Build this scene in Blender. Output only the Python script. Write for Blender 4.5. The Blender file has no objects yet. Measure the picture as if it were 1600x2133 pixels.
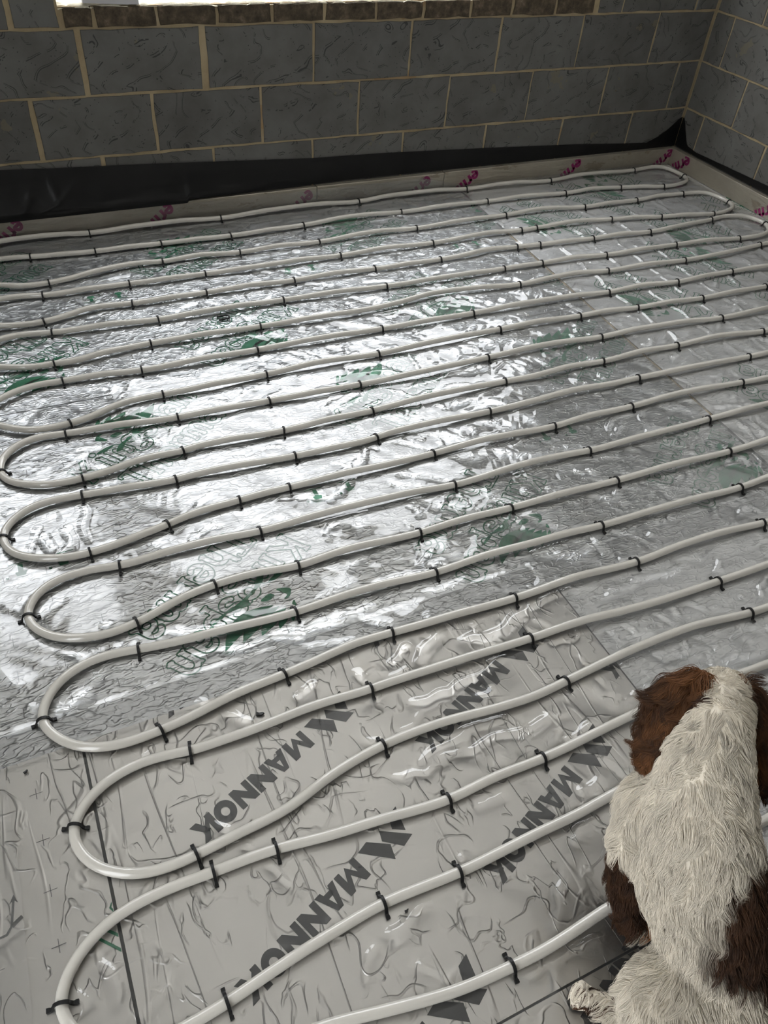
import bpy, bmesh, math, random
import numpy as np
from mathutils import Vector, Matrix

SC = bpy.context.scene
COL = SC.collection

# ------------------------------------------------------------------ camera
CAM_POS = (-3.46378, -3.38208, 1.49218)
CAM_F, CAM_PITCH, CAM_YAW, CAM_ROLL = 1604.83, 0.765621, -0.499779, 0.095979
def make_camera():
    cp, sp = math.cos(CAM_PITCH), math.sin(CAM_PITCH)
    cy, sy = math.cos(CAM_YAW), math.sin(CAM_YAW)
    cr, sr = math.cos(CAM_ROLL), math.sin(CAM_ROLL)
    f = Vector((-sy * cp, cy * cp, -sp)); right = Vector((cy, sy, 0)); up = right.cross(f)
    r2 = cr * right + sr * up; u2 = -sr * right + cr * up
    cam = bpy.data.cameras.new('camera'); o = bpy.data.objects.new('camera', cam); COL.objects.link(o)
    cam.sensor_fit = 'HORIZONTAL'; cam.sensor_width = 36.0; cam.lens = 36.0 * CAM_F / 1600.0
    cam.clip_start = 0.05; cam.clip_end = 100
    m = Matrix((r2, u2, -f)).transposed().to_4x4(); m.translation = CAM_POS
    o.matrix_world = m
    SC.camera = o
make_camera()

# ------------------------------------------------------------------ sky, daylight openings, exposure
SKY_STRENGTH = 6.0
w = bpy.data.worlds.new('overcast_sky'); SC.world = w; w.use_nodes = True
bg = w.node_tree.nodes['Background']
bg.inputs['Color'].default_value = (0.95, 0.975, 1.0, 1); bg.inputs['Strength'].default_value = SKY_STRENGTH
def portal(name, loc, rot, sx, sy):
    l = bpy.data.lights.new(name, 'AREA'); l.shape = 'RECTANGLE'; l.size = sx; l.size_y = sy
    l.energy = 1.0
    l.cycles.is_portal = True
    o = bpy.data.objects.new(name, l); COL.objects.link(o); o.location = loc; o.rotation_euler = rot
portal('window_daylight_portal', (-1.94, 0.105, 1.78), (math.radians(-90), 0, 0), 2.4, 2.0)
portal('added_window_portal', (-3.88, 0.105, 2.0), (math.radians(-90), 0, 0), 0.92, 1.5)  # portal of the unseen second window, added for brightness on the left
portal('added_doorway_portal', (-4.72, -3.75, 1.05), (0, math.radians(-90), 0), 2.1, 1.3)  # unseen doorway added to light the foreground from the left
SC.view_settings.view_transform = 'Standard'
SC.view_settings.look = 'None'
SC.view_settings.exposure = 0.0
SC.view_settings.gamma = 1.0
SC.view_settings.use_curve_mapping = False
SC.cycles.use_denoising = True
SC.cycles.sample_clamp_indirect = 8.0
SC.cycles.caustics_reflective = True
SC.cycles.transparent_max_bounces = 8
SC.cycles.max_bounces = 6
SC.cycles.diffuse_bounces = 3
SC.cycles.glossy_bounces = 3
SC.cycles.use_adaptive_sampling = True
SC.cycles.adaptive_threshold = 0.12
SC.cycles.adaptive_min_samples = 12

rng = random.Random(7)
nrng = np.random.default_rng(11)

# ------------------------------------------------------------------ helpers
def new_mat(name):
    m = bpy.data.materials.new(name); m.use_nodes = True
    nt = m.node_tree
    for n in list(nt.nodes): nt.nodes.remove(n)
    out = nt.nodes.new('ShaderNodeOutputMaterial')
    return m, nt, out
def N(nt, t, **kw):
    n = nt.nodes.new(t)
    for k, v in kw.items():
        if k in n.inputs.keys() if hasattr(n.inputs, 'keys') else False: n.inputs[k].default_value = v
        else: setattr(n, k, v)
    return n
def math_node(nt, op, a, b=None, c=None):
    n = nt.nodes.new('ShaderNodeMath'); n.operation = op
    for i, v in enumerate((a, b, c)):
        if v is None: continue
        if isinstance(v, (int, float)): n.inputs[i].default_value = v
        else: nt.links.new(v, n.inputs[i])
    return n.outputs[0]
def ramp(nt, fac, stops):
    n = nt.nodes.new('ShaderNodeValToRGB'); nt.links.new(fac, n.inputs[0])
    el = n.color_ramp.elements
    while len(el) < len(stops): el.new(0.5)
    for e, (p, c) in zip(el, stops):
        e.position = p; e.color = c if len(c) == 4 else (*c, 1)
    return n.outputs[0]
def noise(nt, vec, scale, detail=3, rough=0.55, dist=0.0):
    n = nt.nodes.new('ShaderNodeTexNoise'); n.inputs['Scale'].default_value = scale
    n.inputs['Detail'].default_value = detail; n.inputs['Roughness'].default_value = rough
    n.inputs['Distortion'].default_value = dist
    nt.links.new(vec, n.inputs['Vector']); return n.outputs[0]
def mapping(nt, vec, scale=(1, 1, 1), rot=(0, 0, 0), loc=(0, 0, 0)):
    n = nt.nodes.new('ShaderNodeMapping'); nt.links.new(vec, n.inputs[0])
    n.inputs['Location'].default_value = loc; n.inputs['Rotation'].default_value = rot; n.inputs['Scale'].default_value = scale
    return n.outputs[0]
def coords(nt): return nt.nodes.new('ShaderNodeTexCoord').outputs['Object']
def bump(nt, h, strength, dist, normal=None):
    n = nt.nodes.new('ShaderNodeBump'); n.inputs['Strength'].default_value = strength; n.inputs['Distance'].default_value = dist
    nt.links.new(h, n.inputs['Height'])
    if normal is not None: nt.links.new(normal, n.inputs['Normal'])
    return n.outputs[0]
def principled(nt, out, color=None, rough=0.5, metal=0.0, normal=None, spec=0.5):
    p = nt.nodes.new('ShaderNodeBsdfPrincipled')
    if color is not None:
        if isinstance(color, tuple): p.inputs['Base Color'].default_value = (*color[:3], 1)
        else: nt.links.new(color, p.inputs['Base Color'])
    for k, v in (('Roughness', rough), ('Metallic', metal), ('Specular IOR Level', spec)):
        if isinstance(v, (int, float)): p.inputs[k].default_value = v
        else: nt.links.new(v, p.inputs[k])
    if normal is not None: nt.links.new(normal, p.inputs['Normal'])
    nt.links.new(p.outputs[0], out.inputs['Surface'])
    return p
def mixcol(nt, fac, a, b):
    n = nt.nodes.new('ShaderNodeMix'); n.data_type = 'RGBA'
    for sock, v in ((n.inputs[0], fac), (n.inputs[6], a), (n.inputs[7], b)):
        if isinstance(v, (int, float)): sock.default_value = v
        elif isinstance(v, tuple): sock.default_value = (*v[:3], 1)
        else: nt.links.new(v, sock)
    return n.outputs[2]

def mesh_obj(name, verts, faces, mat=None, parent=None, smooth=False):
    me = bpy.data.meshes.new(name); me.from_pydata([tuple(v) for v in verts], [], [tuple(f) for f in faces]); me.update()
    if mat: me.materials.append(mat)
    if smooth: me.polygons.foreach_set('use_smooth', [True] * len(me.polygons))
    o = bpy.data.objects.new(name, me); COL.objects.link(o)
    if parent: o.parent = parent
    return o
def bm_obj(name, bm, mat=None, parent=None, smooth=False):
    me = bpy.data.meshes.new(name); bm.to_mesh(me); bm.free()
    if mat: me.materials.append(mat)
    if smooth: me.polygons.foreach_set('use_smooth', [True] * len(me.polygons))
    o = bpy.data.objects.new(name, me); COL.objects.link(o)
    if parent: o.parent = parent
    return o
def empty(name, loc=(0, 0, 0)):
    o = bpy.data.objects.new(name, None); COL.objects.link(o); o.location = loc; o.empty_display_size = 0.1; return o
def tag(o, label=None, cat=None, group=None, kind=None):
    for k, v in (('label', label), ('category', cat), ('group', group), ('kind', kind)):
        if v: o[k] = v
    return o
def box_bm(bm, x0, x1, y0, y1, z0, z1):
    v = [bm.verts.new(p) for p in ((x0, y0, z0), (x1, y0, z0), (x1, y1, z0), (x0, y1, z0), (x0, y0, z1), (x1, y0, z1), (x1, y1, z1), (x0, y1, z1))]
    for f in ((0, 3, 2, 1), (4, 5, 6, 7), (0, 1, 5, 4), (1, 2, 6, 5), (2, 3, 7, 6), (3, 0, 4, 7)): bm.faces.new([v[i] for i in f])
def grid_obj(name, X, Y, Z, mat, parent=None):
    ny, nx = X.shape
    me = bpy.data.meshes.new(name)
    me.vertices.add(nx * ny)
    me.vertices.foreach_set('co', np.stack([X, Y, Z], -1).reshape(-1).astype(np.float32))
    i = np.arange(ny * nx).reshape(ny, nx)
    q = np.stack([i[:-1, :-1], i[:-1, 1:], i[1:, 1:], i[1:, :-1]], -1).reshape(-1, 4)
    me.loops.add(q.size); me.polygons.add(len(q))
    me.loops.foreach_set('vertex_index', q.reshape(-1).astype(np.int32))
    me.polygons.foreach_set('loop_start', (np.arange(len(q)) * 4).astype(np.int32))
    me.polygons.foreach_set('use_smooth', np.ones(len(q), bool))
    me.update(calc_edges=True); me.validate()
    if mat: me.materials.append(mat)
    o = bpy.data.objects.new(name, me); COL.objects.link(o)
    if parent: o.parent = parent
    return o
def ordinal(n):
    words = ['first', 'second', 'third', 'fourth', 'fifth', 'sixth', 'seventh', 'eighth', 'ninth', 'tenth', 'eleventh', 'twelfth',
             'thirteenth', 'fourteenth', 'fifteenth', 'sixteenth', 'seventeenth', 'eighteenth', 'nineteenth', 'twentieth', 'twenty-first', 'twenty-second']
    return words[n - 1]

# ------------------------------------------------------------------ materials
def mat_block():
    m, nt, out = new_mat('aerated_concrete_block')
    co = coords(nt); info = nt.nodes.new('ShaderNodeObjectInfo')
    off = nt.nodes.new('ShaderNodeVectorMath'); off.operation = 'ADD'; nt.links.new(co, off.inputs[0])
    sc = nt.nodes.new('ShaderNodeVectorMath'); sc.operation = 'SCALE'; sc.inputs[0].default_value = (13.1, 7.7, 5.3)
    nt.links.new(info.outputs['Random'], sc.inputs['Scale']); nt.links.new(sc.outputs[0], off.inputs[1])
    v = off.outputs[0]
    # wire-cut swirl: narrow dark contour lines of a stretched noise
    sep = nt.nodes.new('ShaderNodeSeparateXYZ'); nt.links.new(v, sep.inputs[0])
    u = math_node(nt, 'ADD', sep.outputs[0], sep.outputs[1])
    wob = noise(nt, v, 5.0, 2, 0.5)
    zig = math_node(nt, 'PINGPONG', math_node(nt, 'MULTIPLY_ADD', wob, 0.22, sep.outputs[2]), 0.085)
    ph = math_node(nt, 'ADD', math_node(nt, 'MULTIPLY', u, 9.0), math_node(nt, 'MULTIPLY_ADD', zig, 13.0, math_node(nt, 'MULTIPLY', wob, 5.5)))
    fr = math_node(nt, 'FRACT', ph)
    line = math_node(nt, 'LESS_THAN', math_node(nt, 'ABSOLUTE', math_node(nt, 'SUBTRACT', fr, 0.5)), 0.030)
    l2 = math_node(nt, 'LESS_THAN', math_node(nt, 'ABSOLUTE', math_node(nt, 'SUBTRACT', fr, 0.38)), 0.018)
    line = math_node(nt, 'MAXIMUM', line, l2)
    gate = math_node(nt, 'GREATER_THAN', noise(nt, v, 22, 3, 0.6), 0.50)
    line = math_node(nt, 'MULTIPLY', line, gate)
    pits = nt.nodes.new('ShaderNodeTexVoronoi'); pits.inputs['Scale'].default_value = 62; nt.links.new(v, pits.inputs['Vector'])
    pit = math_node(nt, 'LESS_THAN', pits.outputs['Distance'], 0.13)
    pg = math_node(nt, 'GREATER_THAN', noise(nt, v, 9, 2, 0.6), 0.5); pit = math_node(nt, 'MULTIPLY', pit, pg)
    dark = math_node(nt, 'MAXIMUM', line, pit)
    tone = noise(nt, v, 6, 4, 0.6)
    base = ramp(nt, tone, [(0.3, (0.088, 0.085, 0.077)), (0.7, (0.126, 0.124, 0.117))])
    vary = math_node(nt, 'MULTIPLY_ADD', info.outputs['Random'], 0.18, 0.9)
    hs = nt.nodes.new('ShaderNodeHueSaturation'); nt.links.new(base, hs.inputs['Color']); nt.links.new(vary, hs.inputs['Value'])
    stain = math_node(nt, 'GREATER_THAN', noise(nt, v, 4.2, 4, 0.65), 0.66)
    c1 = mixcol(nt, math_node(nt, 'MULTIPLY', stain, 0.45), hs.outputs[0], (0.16, 0.135, 0.085))
    col = mixcol(nt, math_node(nt, 'MULTIPLY', dark, 0.8), c1, (0.03, 0.03, 0.03))
    h = math_node(nt, 'SUBTRACT', math_node(nt, 'MULTIPLY', noise(nt, v, 90, 3, 0.6), 0.4), dark)
    principled(nt, out, col, 0.92, 0, bump(nt, h, 0.5, 0.0015), 0.25)
    return m
def mat_mortar():
    m, nt, out = new_mat('sand_mortar')
    v = coords(nt)
    t = noise(nt, v, 7, 4, 0.6)
    col = ramp(nt, t, [(0.25, (0.22, 0.165, 0.098)), (0.55, (0.33, 0.262, 0.162)), (0.8, (0.40, 0.33, 0.22))])
    rust = math_node(nt, 'GREATER_THAN', noise(nt, v, 3.1, 3, 0.6), 0.63)
    col = mixcol(nt, math_node(nt, 'MULTIPLY', rust, 0.5), col, (0.28, 0.16, 0.07))
    principled(nt, out, col, 0.95, 0, bump(nt, noise(nt, v, 160, 3, 0.65), 0.6, 0.002), 0.2)
    return m
def mat_brick():
    m, nt, out = new_mat('stained_brick')
    v = coords(nt)
    t = noise(nt, v, 26, 5, 0.7)
    col = ramp(nt, t, [(0.3, (0.030, 0.026, 0.018)), (0.52, (0.075, 0.058, 0.040)), (0.66, (0.13, 0.10, 0.07)), (0.8, (0.26, 0.23, 0.19))])
    principled(nt, out, col, 0.93, 0, bump(nt, t, 0.9, 0.006), 0.2)
    return m
def mat_plain(name, color, rough=0.6, metal=0.0, nscale=None, namp=0.0, spec=0.5, bscale=None, bdist=0.002, bstr=0.5):
    m, nt, out = new_mat(name); v = coords(nt)
    col = color
    if nscale:
        t = noise(nt, v, nscale, 4, 0.6)
        a = tuple(max(0, c * (1 - namp)) for c in color); b = tuple(min(1, c * (1 + namp)) for c in color)
        col = ramp(nt, t, [(0.3, a), (0.7, b)])
    nrm = bump(nt, noise(nt, v, bscale, 3, 0.6), bstr, bdist) if bscale else None
    principled(nt, out, col, rough, metal, nrm, spec)
    return m
def mat_foil(name, tint, rough, kind):
    """aluminium facing of the boards: crinkled metal"""
    m, nt, out = new_mat(name); v = coords(nt)
    # contour-like creases pressed into the facing
    def creases(scale, width, rot, stretch, dist, lo, hi):
        vv = mapping(nt, v, stretch, (0, 0, rot))
        n = noise(nt, vv, scale, 1.6, 0.55, dist)
        d = math_node(nt, 'ABSOLUTE', math_node(nt, 'SUBTRACT', n, 0.5))
        r = nt.nodes.new('ShaderNodeMapRange'); r.interpolation_type = 'SMOOTHSTEP'
        r.inputs['From Min'].default_value = 0.0; r.inputs['From Max'].default_value = width
        r.inputs['To Min'].default_value = 1.0; r.inputs['To Max'].default_value = 0.0
        nt.links.new(d, r.inputs['Value'])
        g = nt.nodes.new('ShaderNodeMapRange'); g.interpolation_type = 'SMOOTHSTEP'
        g.inputs['From Min'].default_value = lo; g.inputs['From Max'].default_value = hi
        nt.links.new(noise(nt, vv, scale * 0.9 + 1.3, 0, 0.5), g.inputs['Value'])
        return math_node(nt, 'MULTIPLY', r.outputs[0], g.outputs[0])
    if kind == 'mannok':
        h = math_node(nt, 'ADD', creases(9, 0.022, 0.3, (1, 1, 1), 0.6, 0.42, 0.60), creases(17, 0.03, 1.2, (1.2, 0.7, 1), 0.8, 0.46, 0.62))
        h = math_node(nt, 'MULTIPLY_ADD', noise(nt, v, 9, 2, 0.5), 0.5, h)
        h = math_node(nt, 'MULTIPLY_ADD', creases(5, 0.012, 0.06, (2.2, 0.22, 1), 0.35, 0.40, 0.55), 0.8, h)
        nrm = bump(nt, h, 0.48, 0.0024)
    else:
        h = math_node(nt, 'ADD', creases(20, 0.06, 0.2, (0.7, 1.5, 1), 0.5, 0.36, 0.60), creases(42, 0.08, -0.2, (0.7, 1.4, 1), 0.4, 0.34, 0.58))
        h = math_node(nt, 'MULTIPLY_ADD', noise(nt, mapping(nt, v, (0.8, 1.6, 1)), 60, 1.5, 0.6), 0.9, h)
        nrm = bump(nt, h, 0.42, 0.0022)
    t = noise(nt, v, 2.3, 4, 0.6)
    col = ramp(nt, t, [(0.3, tuple(c * 0.93 for c in tint)), (0.7, tint)])
    rr = math_node(nt, 'MULTIPLY_ADD', noise(nt, v, 5, 3, 0.6), 0.12, rough - 0.06)
    p = nt.nodes.new('ShaderNodeBsdfAnisotropic'); p.distribution = 'BECKMANN'
    nt.links.new(col, p.inputs['Color']); nt.links.new(rr, p.inputs['Roughness']); nt.links.new(nrm, p.inputs['Normal'])
    df = nt.nodes.new('ShaderNodeBsdfDiffuse'); nt.links.new(col, df.inputs['Color']); nt.links.new(nrm, df.inputs['Normal'])
    mx = nt.nodes.new('ShaderNodeMixShader'); mx.inputs[0].default_value = 0.34 if 'dull' in name else 0.12
    nt.links.new(p.outputs[0], mx.inputs[1]); nt.links.new(df.outputs[0], mx.inputs[2])
    nt.links.new(mx.outputs[0], out.inputs['Surface'])
    return m
def mat_sheet():
    """thin clear film: mirror-like Fresnel glints over near-perfect transmission, a little haze where it is slack"""
    m, nt, out = new_mat('clear_polythene'); v = coords(nt)
    sp_ = nt.nodes.new('ShaderNodeSeparateXYZ'); nt.links.new(v, sp_.inputs[0])
    hz = nt.nodes.new('ShaderNodeMapRange'); hz.interpolation_type = 'SMOOTHSTEP'
    for k, val in (('From Min', -3.0), ('From Max', -1.9), ('To Min', 0.03), ('To Max', 0.13)): hz.inputs[k].default_value = val
    nt.links.new(sp_.outputs[0], hz.inputs['Value'])
    lw = nt.nodes.new('ShaderNodeFresnel'); lw.inputs['IOR'].default_value = 1.5
    fac = math_node(nt, 'MINIMUM', math_node(nt, 'MULTIPLY', lw.outputs[0], 1.4), 1.0)
    tr = nt.nodes.new('ShaderNodeBsdfTransparent'); tr.inputs['Color'].default_value = (1, 1, 1, 1)
    gl = nt.nodes.new('ShaderNodeBsdfGlossy'); gl.inputs['Roughness'].default_value = 0.075; gl.inputs['Color'].default_value = (1, 1, 1, 1)
    df = nt.nodes.new('ShaderNodeBsdfDiffuse'); df.inputs['Color'].default_value = (0.8, 0.8, 0.79, 1)
    mx0 = nt.nodes.new('ShaderNodeMixShader'); nt.links.new(hz.outputs[0], mx0.inputs[0])
    nt.links.new(tr.outputs[0], mx0.inputs[1]); nt.links.new(df.outputs[0], mx0.inputs[2])
    mx = nt.nodes.new('ShaderNodeMixShader'); nt.links.new(fac, mx.inputs[0])
    nt.links.new(mx0.outputs[0], mx.inputs[1]); nt.links.new(gl.outputs[0], mx.inputs[2])
    nt.links.new(mx.outputs[0], out.inputs['Surface'])
    return m
def mat_upstand():
    m, nt, out = new_mat('foil_faced_edge_strip'); v = coords(nt)
    dirt = math_node(nt, 'GREATER_THAN', noise(nt, mapping(nt, v, (3, 3, 9)), 1.6, 5, 0.7), 0.60)
    t = noise(nt, v, 3, 4, 0.6)
    col = ramp(nt, t, [(0.3, (0.30, 0.27, 0.215)), (0.7, (0.41, 0.375, 0.31))])
    col = mixcol(nt, math_node(nt, 'MULTIPLY', dirt, 0.55), col, (0.20, 0.165, 0.12))
    h = noise(nt, mapping(nt, v, (6, 6, 26)), 2.0, 4, 0.65, 0.8)
    principled(nt, out, col, 0.34, 0.45, bump(nt, h, 0.8, 0.006))
    return m
M = dict(
    block=mat_block(), mortar=mat_mortar(), brick=mat_brick(),
    slab=mat_plain('concrete_slab', (0.30, 0.29, 0.27), 0.9, nscale=5, namp=0.2, bscale=60),
    ceiling=mat_plain('plasterboard_ceiling', (0.72, 0.70, 0.66), 0.85, nscale=2, namp=0.05),
    render=mat_plain('blockwork_far', (0.20, 0.195, 0.18), 0.9, nscale=4, namp=0.15),
    sill=mat_plain('mortar_ledge', (0.78, 0.72, 0.58), 0.85, nscale=30, namp=0.3, bscale=60, bdist=0.006, bstr=0.8),
    board=mat_plain('bounce_board_face', (0.84, 0.82, 0.78), 0.85, nscale=3, namp=0.04),  # pale face of the added light-bouncing panels
    upvc=mat_plain('white_window_frame', (0.80, 0.80, 0.79), 0.35),
    strip=mat_plain('lilac_grey_plastic', (0.42, 0.41, 0.43), 0.4),
    foil=mat_foil('silver_foil_facing', (0.80, 0.815, 0.83), 0.34, 'kingspan'),
    mannok=mat_foil('warm_silver_foil_facing', (0.72, 0.70, 0.67), 0.40, 'mannok'),
    foil_dull=mat_foil('dull_silver_foil_facing', (0.82, 0.825, 0.83), 0.46, 'kingspan'),
    tape=mat_foil('foil_tape', (0.56, 0.57, 0.58), 0.34, 'kingspan'),
    sheet=mat_sheet(), upstand=mat_upstand(),
    foam=mat_plain('tan_foam', (0.36, 0.28, 0.17), 0.9, nscale=40, namp=0.3, bscale=90, bdist=0.004),
    membrane=mat_plain('black_damp_membrane', (0.006, 0.006, 0.006), 0.32, nscale=4, namp=0.3, spec=0.25, bscale=7, bdist=0.010, bstr=0.4),
    pipe=mat_plain('white_pipe_plastic', (0.52, 0.497, 0.45), 0.15, nscale=9, namp=0.03, spec=0.8),
    clip=mat_plain('black_clip_plastic', (0.008, 0.008, 0.008), 0.5, spec=0.3),
    green=mat_plain('green_print', (0.012, 0.20, 0.095), 0.42, metal=0.25, nscale=12, namp=0.25),
    greenline=mat_plain('green_outline_print', (0.015, 0.16, 0.085), 0.45, metal=0.25),
    grey=mat_plain('charcoal_print', (0.050, 0.050, 0.052), 0.38, metal=0.35, nscale=20, namp=0.2),
    mark=mat_plain('fine_grey_print', (0.16, 0.16, 0.165), 0.45, metal=0.3),
    magenta=mat_plain('magenta_print', (0.20, 0.012, 0.085), 0.45, nscale=14, namp=0.3),
    orange=mat_plain('orange_rubber', (0.62, 0.20, 0.07), 0.5, nscale=25, namp=0.15),
    scrap=mat_plain('black_scrap_plastic', (0.015, 0.015, 0.015), 0.5),
)

# ------------------------------------------------------------------ room shell
BED = 0.735            # bed joint under the sill course
JOINT = 0.010
def slab(name, boxes, mat, parent=None):
    bm = bmesh.new()
    for b in boxes: box_bm(bm, *b)
    return bm_obj(name, bm, mat, parent)
tag(slab('floor', [(-4.7, 0.3, -4.9, 0.3, -0.25, -0.1)], M['slab']), kind='structure')
tag(slab('ceiling', [(-4.7, 0.3, -4.9, 0.3, 2.95, 3.05)], M['ceiling']), kind='structure')
WX0, WX1, WZ0, WZ1 = -3.128, -0.762, BED + 0.068, 2.75
Y0 = 0.005
wall_back = tag(slab('wall_back', [(-4.7, 0.1, Y0, 0.1, -0.1, WZ0), (-4.7, -4.34, Y0, 0.1, WZ0, 2.95), (-3.42, WX0, Y0, 0.1, WZ0, 2.95), (-4.34, -3.42, Y0, 0.1, WZ0, 1.25), (-4.34, -3.42, Y0, 0.1, 2.75, 2.95), (WX1, 0.1, Y0, 0.1, WZ0, 2.95), (WX0, WX1, Y0, 0.1, WZ1, 2.95),
                     (WX0 - 0.02, WX1 + 0.02, 0.1, 0.3, -0.1, WZ0 - 0.03)], M['mortar']), kind='structure')
wall_right = tag(slab('wall_right', [(0.005, 0.25, -4.9, 0.0, -0.1, 2.95)], M['mortar']), kind='structure')
tag(slab('wall_left', [(-4.75, -4.6, -4.9, -4.4, -0.1, 2.95), (-4.75, -4.6, -3.1, 0.0, -0.1, 2.95), (-4.75, -4.6, -4.4, -3.1, 2.1, 2.95)], M['render']), kind='structure')  # gap left for the added, unseen doorway
tag(slab('wall_front', [(-4.6, 0.0, -4.85, -4.7, -0.1, 2.95)], M['render']), kind='structure')

def rough_block(name, u0, u1, z0, z1, depth, plane, mat, parent, jit=0.0022, bul=0.0):
    """a block with slightly chipped edges; plane 'y' faces -Y on the back wall, 'x' faces -X on the right wall"""
    def edge(a, b, n): return [a + (b - a) * i / n for i in range(n)]
    nu = max(3, int((u1 - u0) / 0.05)); nz = max(2, int((z1 - z0) / 0.05))
    ring = [(u, z0) for u in edge(u0, u1, nu)] + [(u1, z) for z in edge(z0, z1, nz)] + [(u, z1) for u in edge(u1, u0, nu)] + [(u0, z) for z in edge(z1, z0, nz)]
    front = []
    for (u, z) in ring:
        front.append((u + rng.uniform(-jit, jit), z + rng.uniform(-jit, jit)))
    cu, cz = (u0 + u1) / 2, (z0 + z1) / 2
    n = len(ring); verts = []; faces = []
    d1 = rng.uniform(-0.0015, 0.0015) - bul
    def P(u, z, d): return (u, d, z) if plane == 'y' else (d, u, z)
    for (u, z) in front:                       # front, pulled in slightly for a worn arris
        verts.append(P(cu + (u - cu) * (1 - 0.004 / (u1 - u0)), cz + (z - cz) * (1 - 0.004 / (z1 - z0)), d1))
    for (u, z) in front: verts.append(P(u, z, d1 + 0.003))
    for (u, z) in ring: verts.append(P(u, z, depth))
    faces.append(list(range(n)))
    for k in (0, 1):
        for i in range(n):
            j = (i + 1) % n; faces.append([k * n + i, (k + 1) * n + i, (k + 1) * n + j, k * n + j])
    o = mesh_obj(name, verts, faces, mat, parent)
    bm = bmesh.new(); bm.from_mesh(o.data); bmesh.ops.recalc_face_normals(bm, faces=bm.faces); bm.to_mesh(o.data); bm.free()
    return o
J = JOINT / 2
def course(joints, k, plane, parent, widths=None):
    """lay blocks between successive joints; k counts courses down from the bed under the sill (k=-1 is above it)"""
    z1 = BED - 0.225 * k - J; z0 = BED - 0.225 * (k + 1) + J
    for a, b in zip(joints[:-1], joints[1:]):
        ja = (widths or {}).get(a, JOINT) / 2; jb = (widths or {}).get(b, JOINT) / 2
        if b - a < 0.04: continue
        rough_block('block', a + ja + rng.uniform(-.001, .001), b - jb + rng.uniform(-.001, .001), z0 + rng.uniform(-.0012, .0012), z1 + rng.uniform(-.0012, .0012), 0.05, plane, M['block'], parent)
s1 = [-0.355 - 0.45 * i for i in range(5)] + [-2.6156, -3.076, -3.526, -3.976, -4.426]
course(sorted(s1 + [-0.004]), 0, 'y', wall_back, {-2.6156: 0.030, -3.076: 0.018})
s2 = [-0.139] + [-0.589 - 0.45 * i for i in range(9)]
course(sorted(s2 + [-0.004]), 1, 'y', wall_back, {-3.289: 0.02, -2.839: 0.014})
s3 = [-0.359, -0.803, -1.257, -1.704, -2.157, -2.607, -3.065, -3.52, -3.97, -4.42]
course(sorted(s3 + [-0.004]), 2, 'y', wall_back, {-3.065: 0.02})
course([-4.2, -3.75, -3.294, -3.128], -1, 'y', wall_back, {-3.294: 0.018, -3.128: 0.016})
course([-0.745, -0.596, -0.142, -0.004], -1, 'y', wall_back, {-0.745: 0.02})
course([-4.4, -3.95, -3.5, -3.135], -2, 'y', wall_back); 
for k in range(-9, -2): course([-0.755, -0.355, -0.004] if k % 2 else [-0.755, -0.56, -0.11, -0.004], k, 'y', wall_back)
course([-0.755, -0.355, -0.004], -2, 'y', wall_back)
for k, first in [(k, -0.133 if k % 2 == 0 else -0.330) for k in range(-9, -2)] + [(-2, -0.133), (-1, -0.310), (0, -0.133), (1, -0.343), (2, -0.143)]:
    js = [-0.004] + [first - 0.45 * i for i in range(11)]
    course(sorted(js), k, 'x', wall_right)
for y1 in (-0.82, -2.024, -3.228):      # unseen pale panels added high on the right-hand wall to bounce light onto foil
    for z0, z1 in ((1.02, 2.22), (2.224, 2.94)):
        slab('added_bounce_board', [(-0.017, -0.0045, y1 - 1.2, y1, z0, z1)], M['board'], wall_right)
bj = [-3.120, -3.009, -2.78, -2.553, -2.331, -2.108, -1.88, -1.656, -1.428, -1.212, -0.98, -0.762]
for a, b in zip(bj[:-1], bj[1:]):
    rough_block('brick', a + 0.007, b - 0.007, BED + 0.004, BED + 0.066 + rng.uniform(-.002, .002), 0.09, 'y', M['brick'], wall_back, 0.0035, 0.002)
# window opening: rough mortar ledge and frame
win = tag(empty('window_1', (-1.94, 0.15, WZ0)), kind='structure')
def childbox(name, parent, b, mat):
    bm = bmesh.new(); box_bm(bm, *b)
    bmesh.ops.translate(bm, verts=bm.verts, vec=-Vector(parent.location))
    return bm_obj(name, bm, mat, parent)
xs = np.linspace(WX0, WX1, 120); ys = np.linspace(0.0, 0.30, 10)
GX, GY = np.meshgrid(xs, ys)
GZ = WZ0 + 0.004 + 0.004 * nrng.random(GX.shape) + 0.004 * np.sin(GX * 40) * np.sin(GX * 17 + 1); GZ[0] -= 0.006 + 0.004 * nrng.random(len(xs))
GY[0] -= 0.004 * nrng.random(len(xs))
lo = win.location
sill = grid_obj('sill', np.vstack([GX[:1], GX]) - lo[0], np.vstack([GY[:1] + 0.003, GY]) - lo[1], np.vstack([GZ[:1] * 0 + WZ0 - 0.004, GZ]) - lo[2], M['sill'], win)
for nm, b in (('frame', (WX0, WX1, 0.06, 0.10, WZ1 - 0.03, WZ1)), ('frame', (WX0, WX0 + 0.03, 0.06, 0.10, WZ0 + 0.02, WZ1 - 0.03)), ('frame', (WX1 - 0.03, WX1, 0.06, 0.10, WZ0 + 0.02, WZ1 - 0.03))):
    childbox(nm, win, b, M['upvc'])
added_win = tag(empty('added_window_2', (-3.88, 0.08, 1.25)), kind='structure')  # second window, out of view, added to brighten the left-hand foil
for b in ((-4.34, -3.42, 0.06, 0.10, 1.25, 1.28), (-4.34, -3.42, 0.06, 0.10, 2.72, 2.75), (-4.34, -4.31, 0.06, 0.10, 1.28, 2.72), (-3.45, -3.42, 0.06, 0.10, 1.28, 2.72)):
    childbox('frame', added_win, b, M['upvc'])
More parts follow.
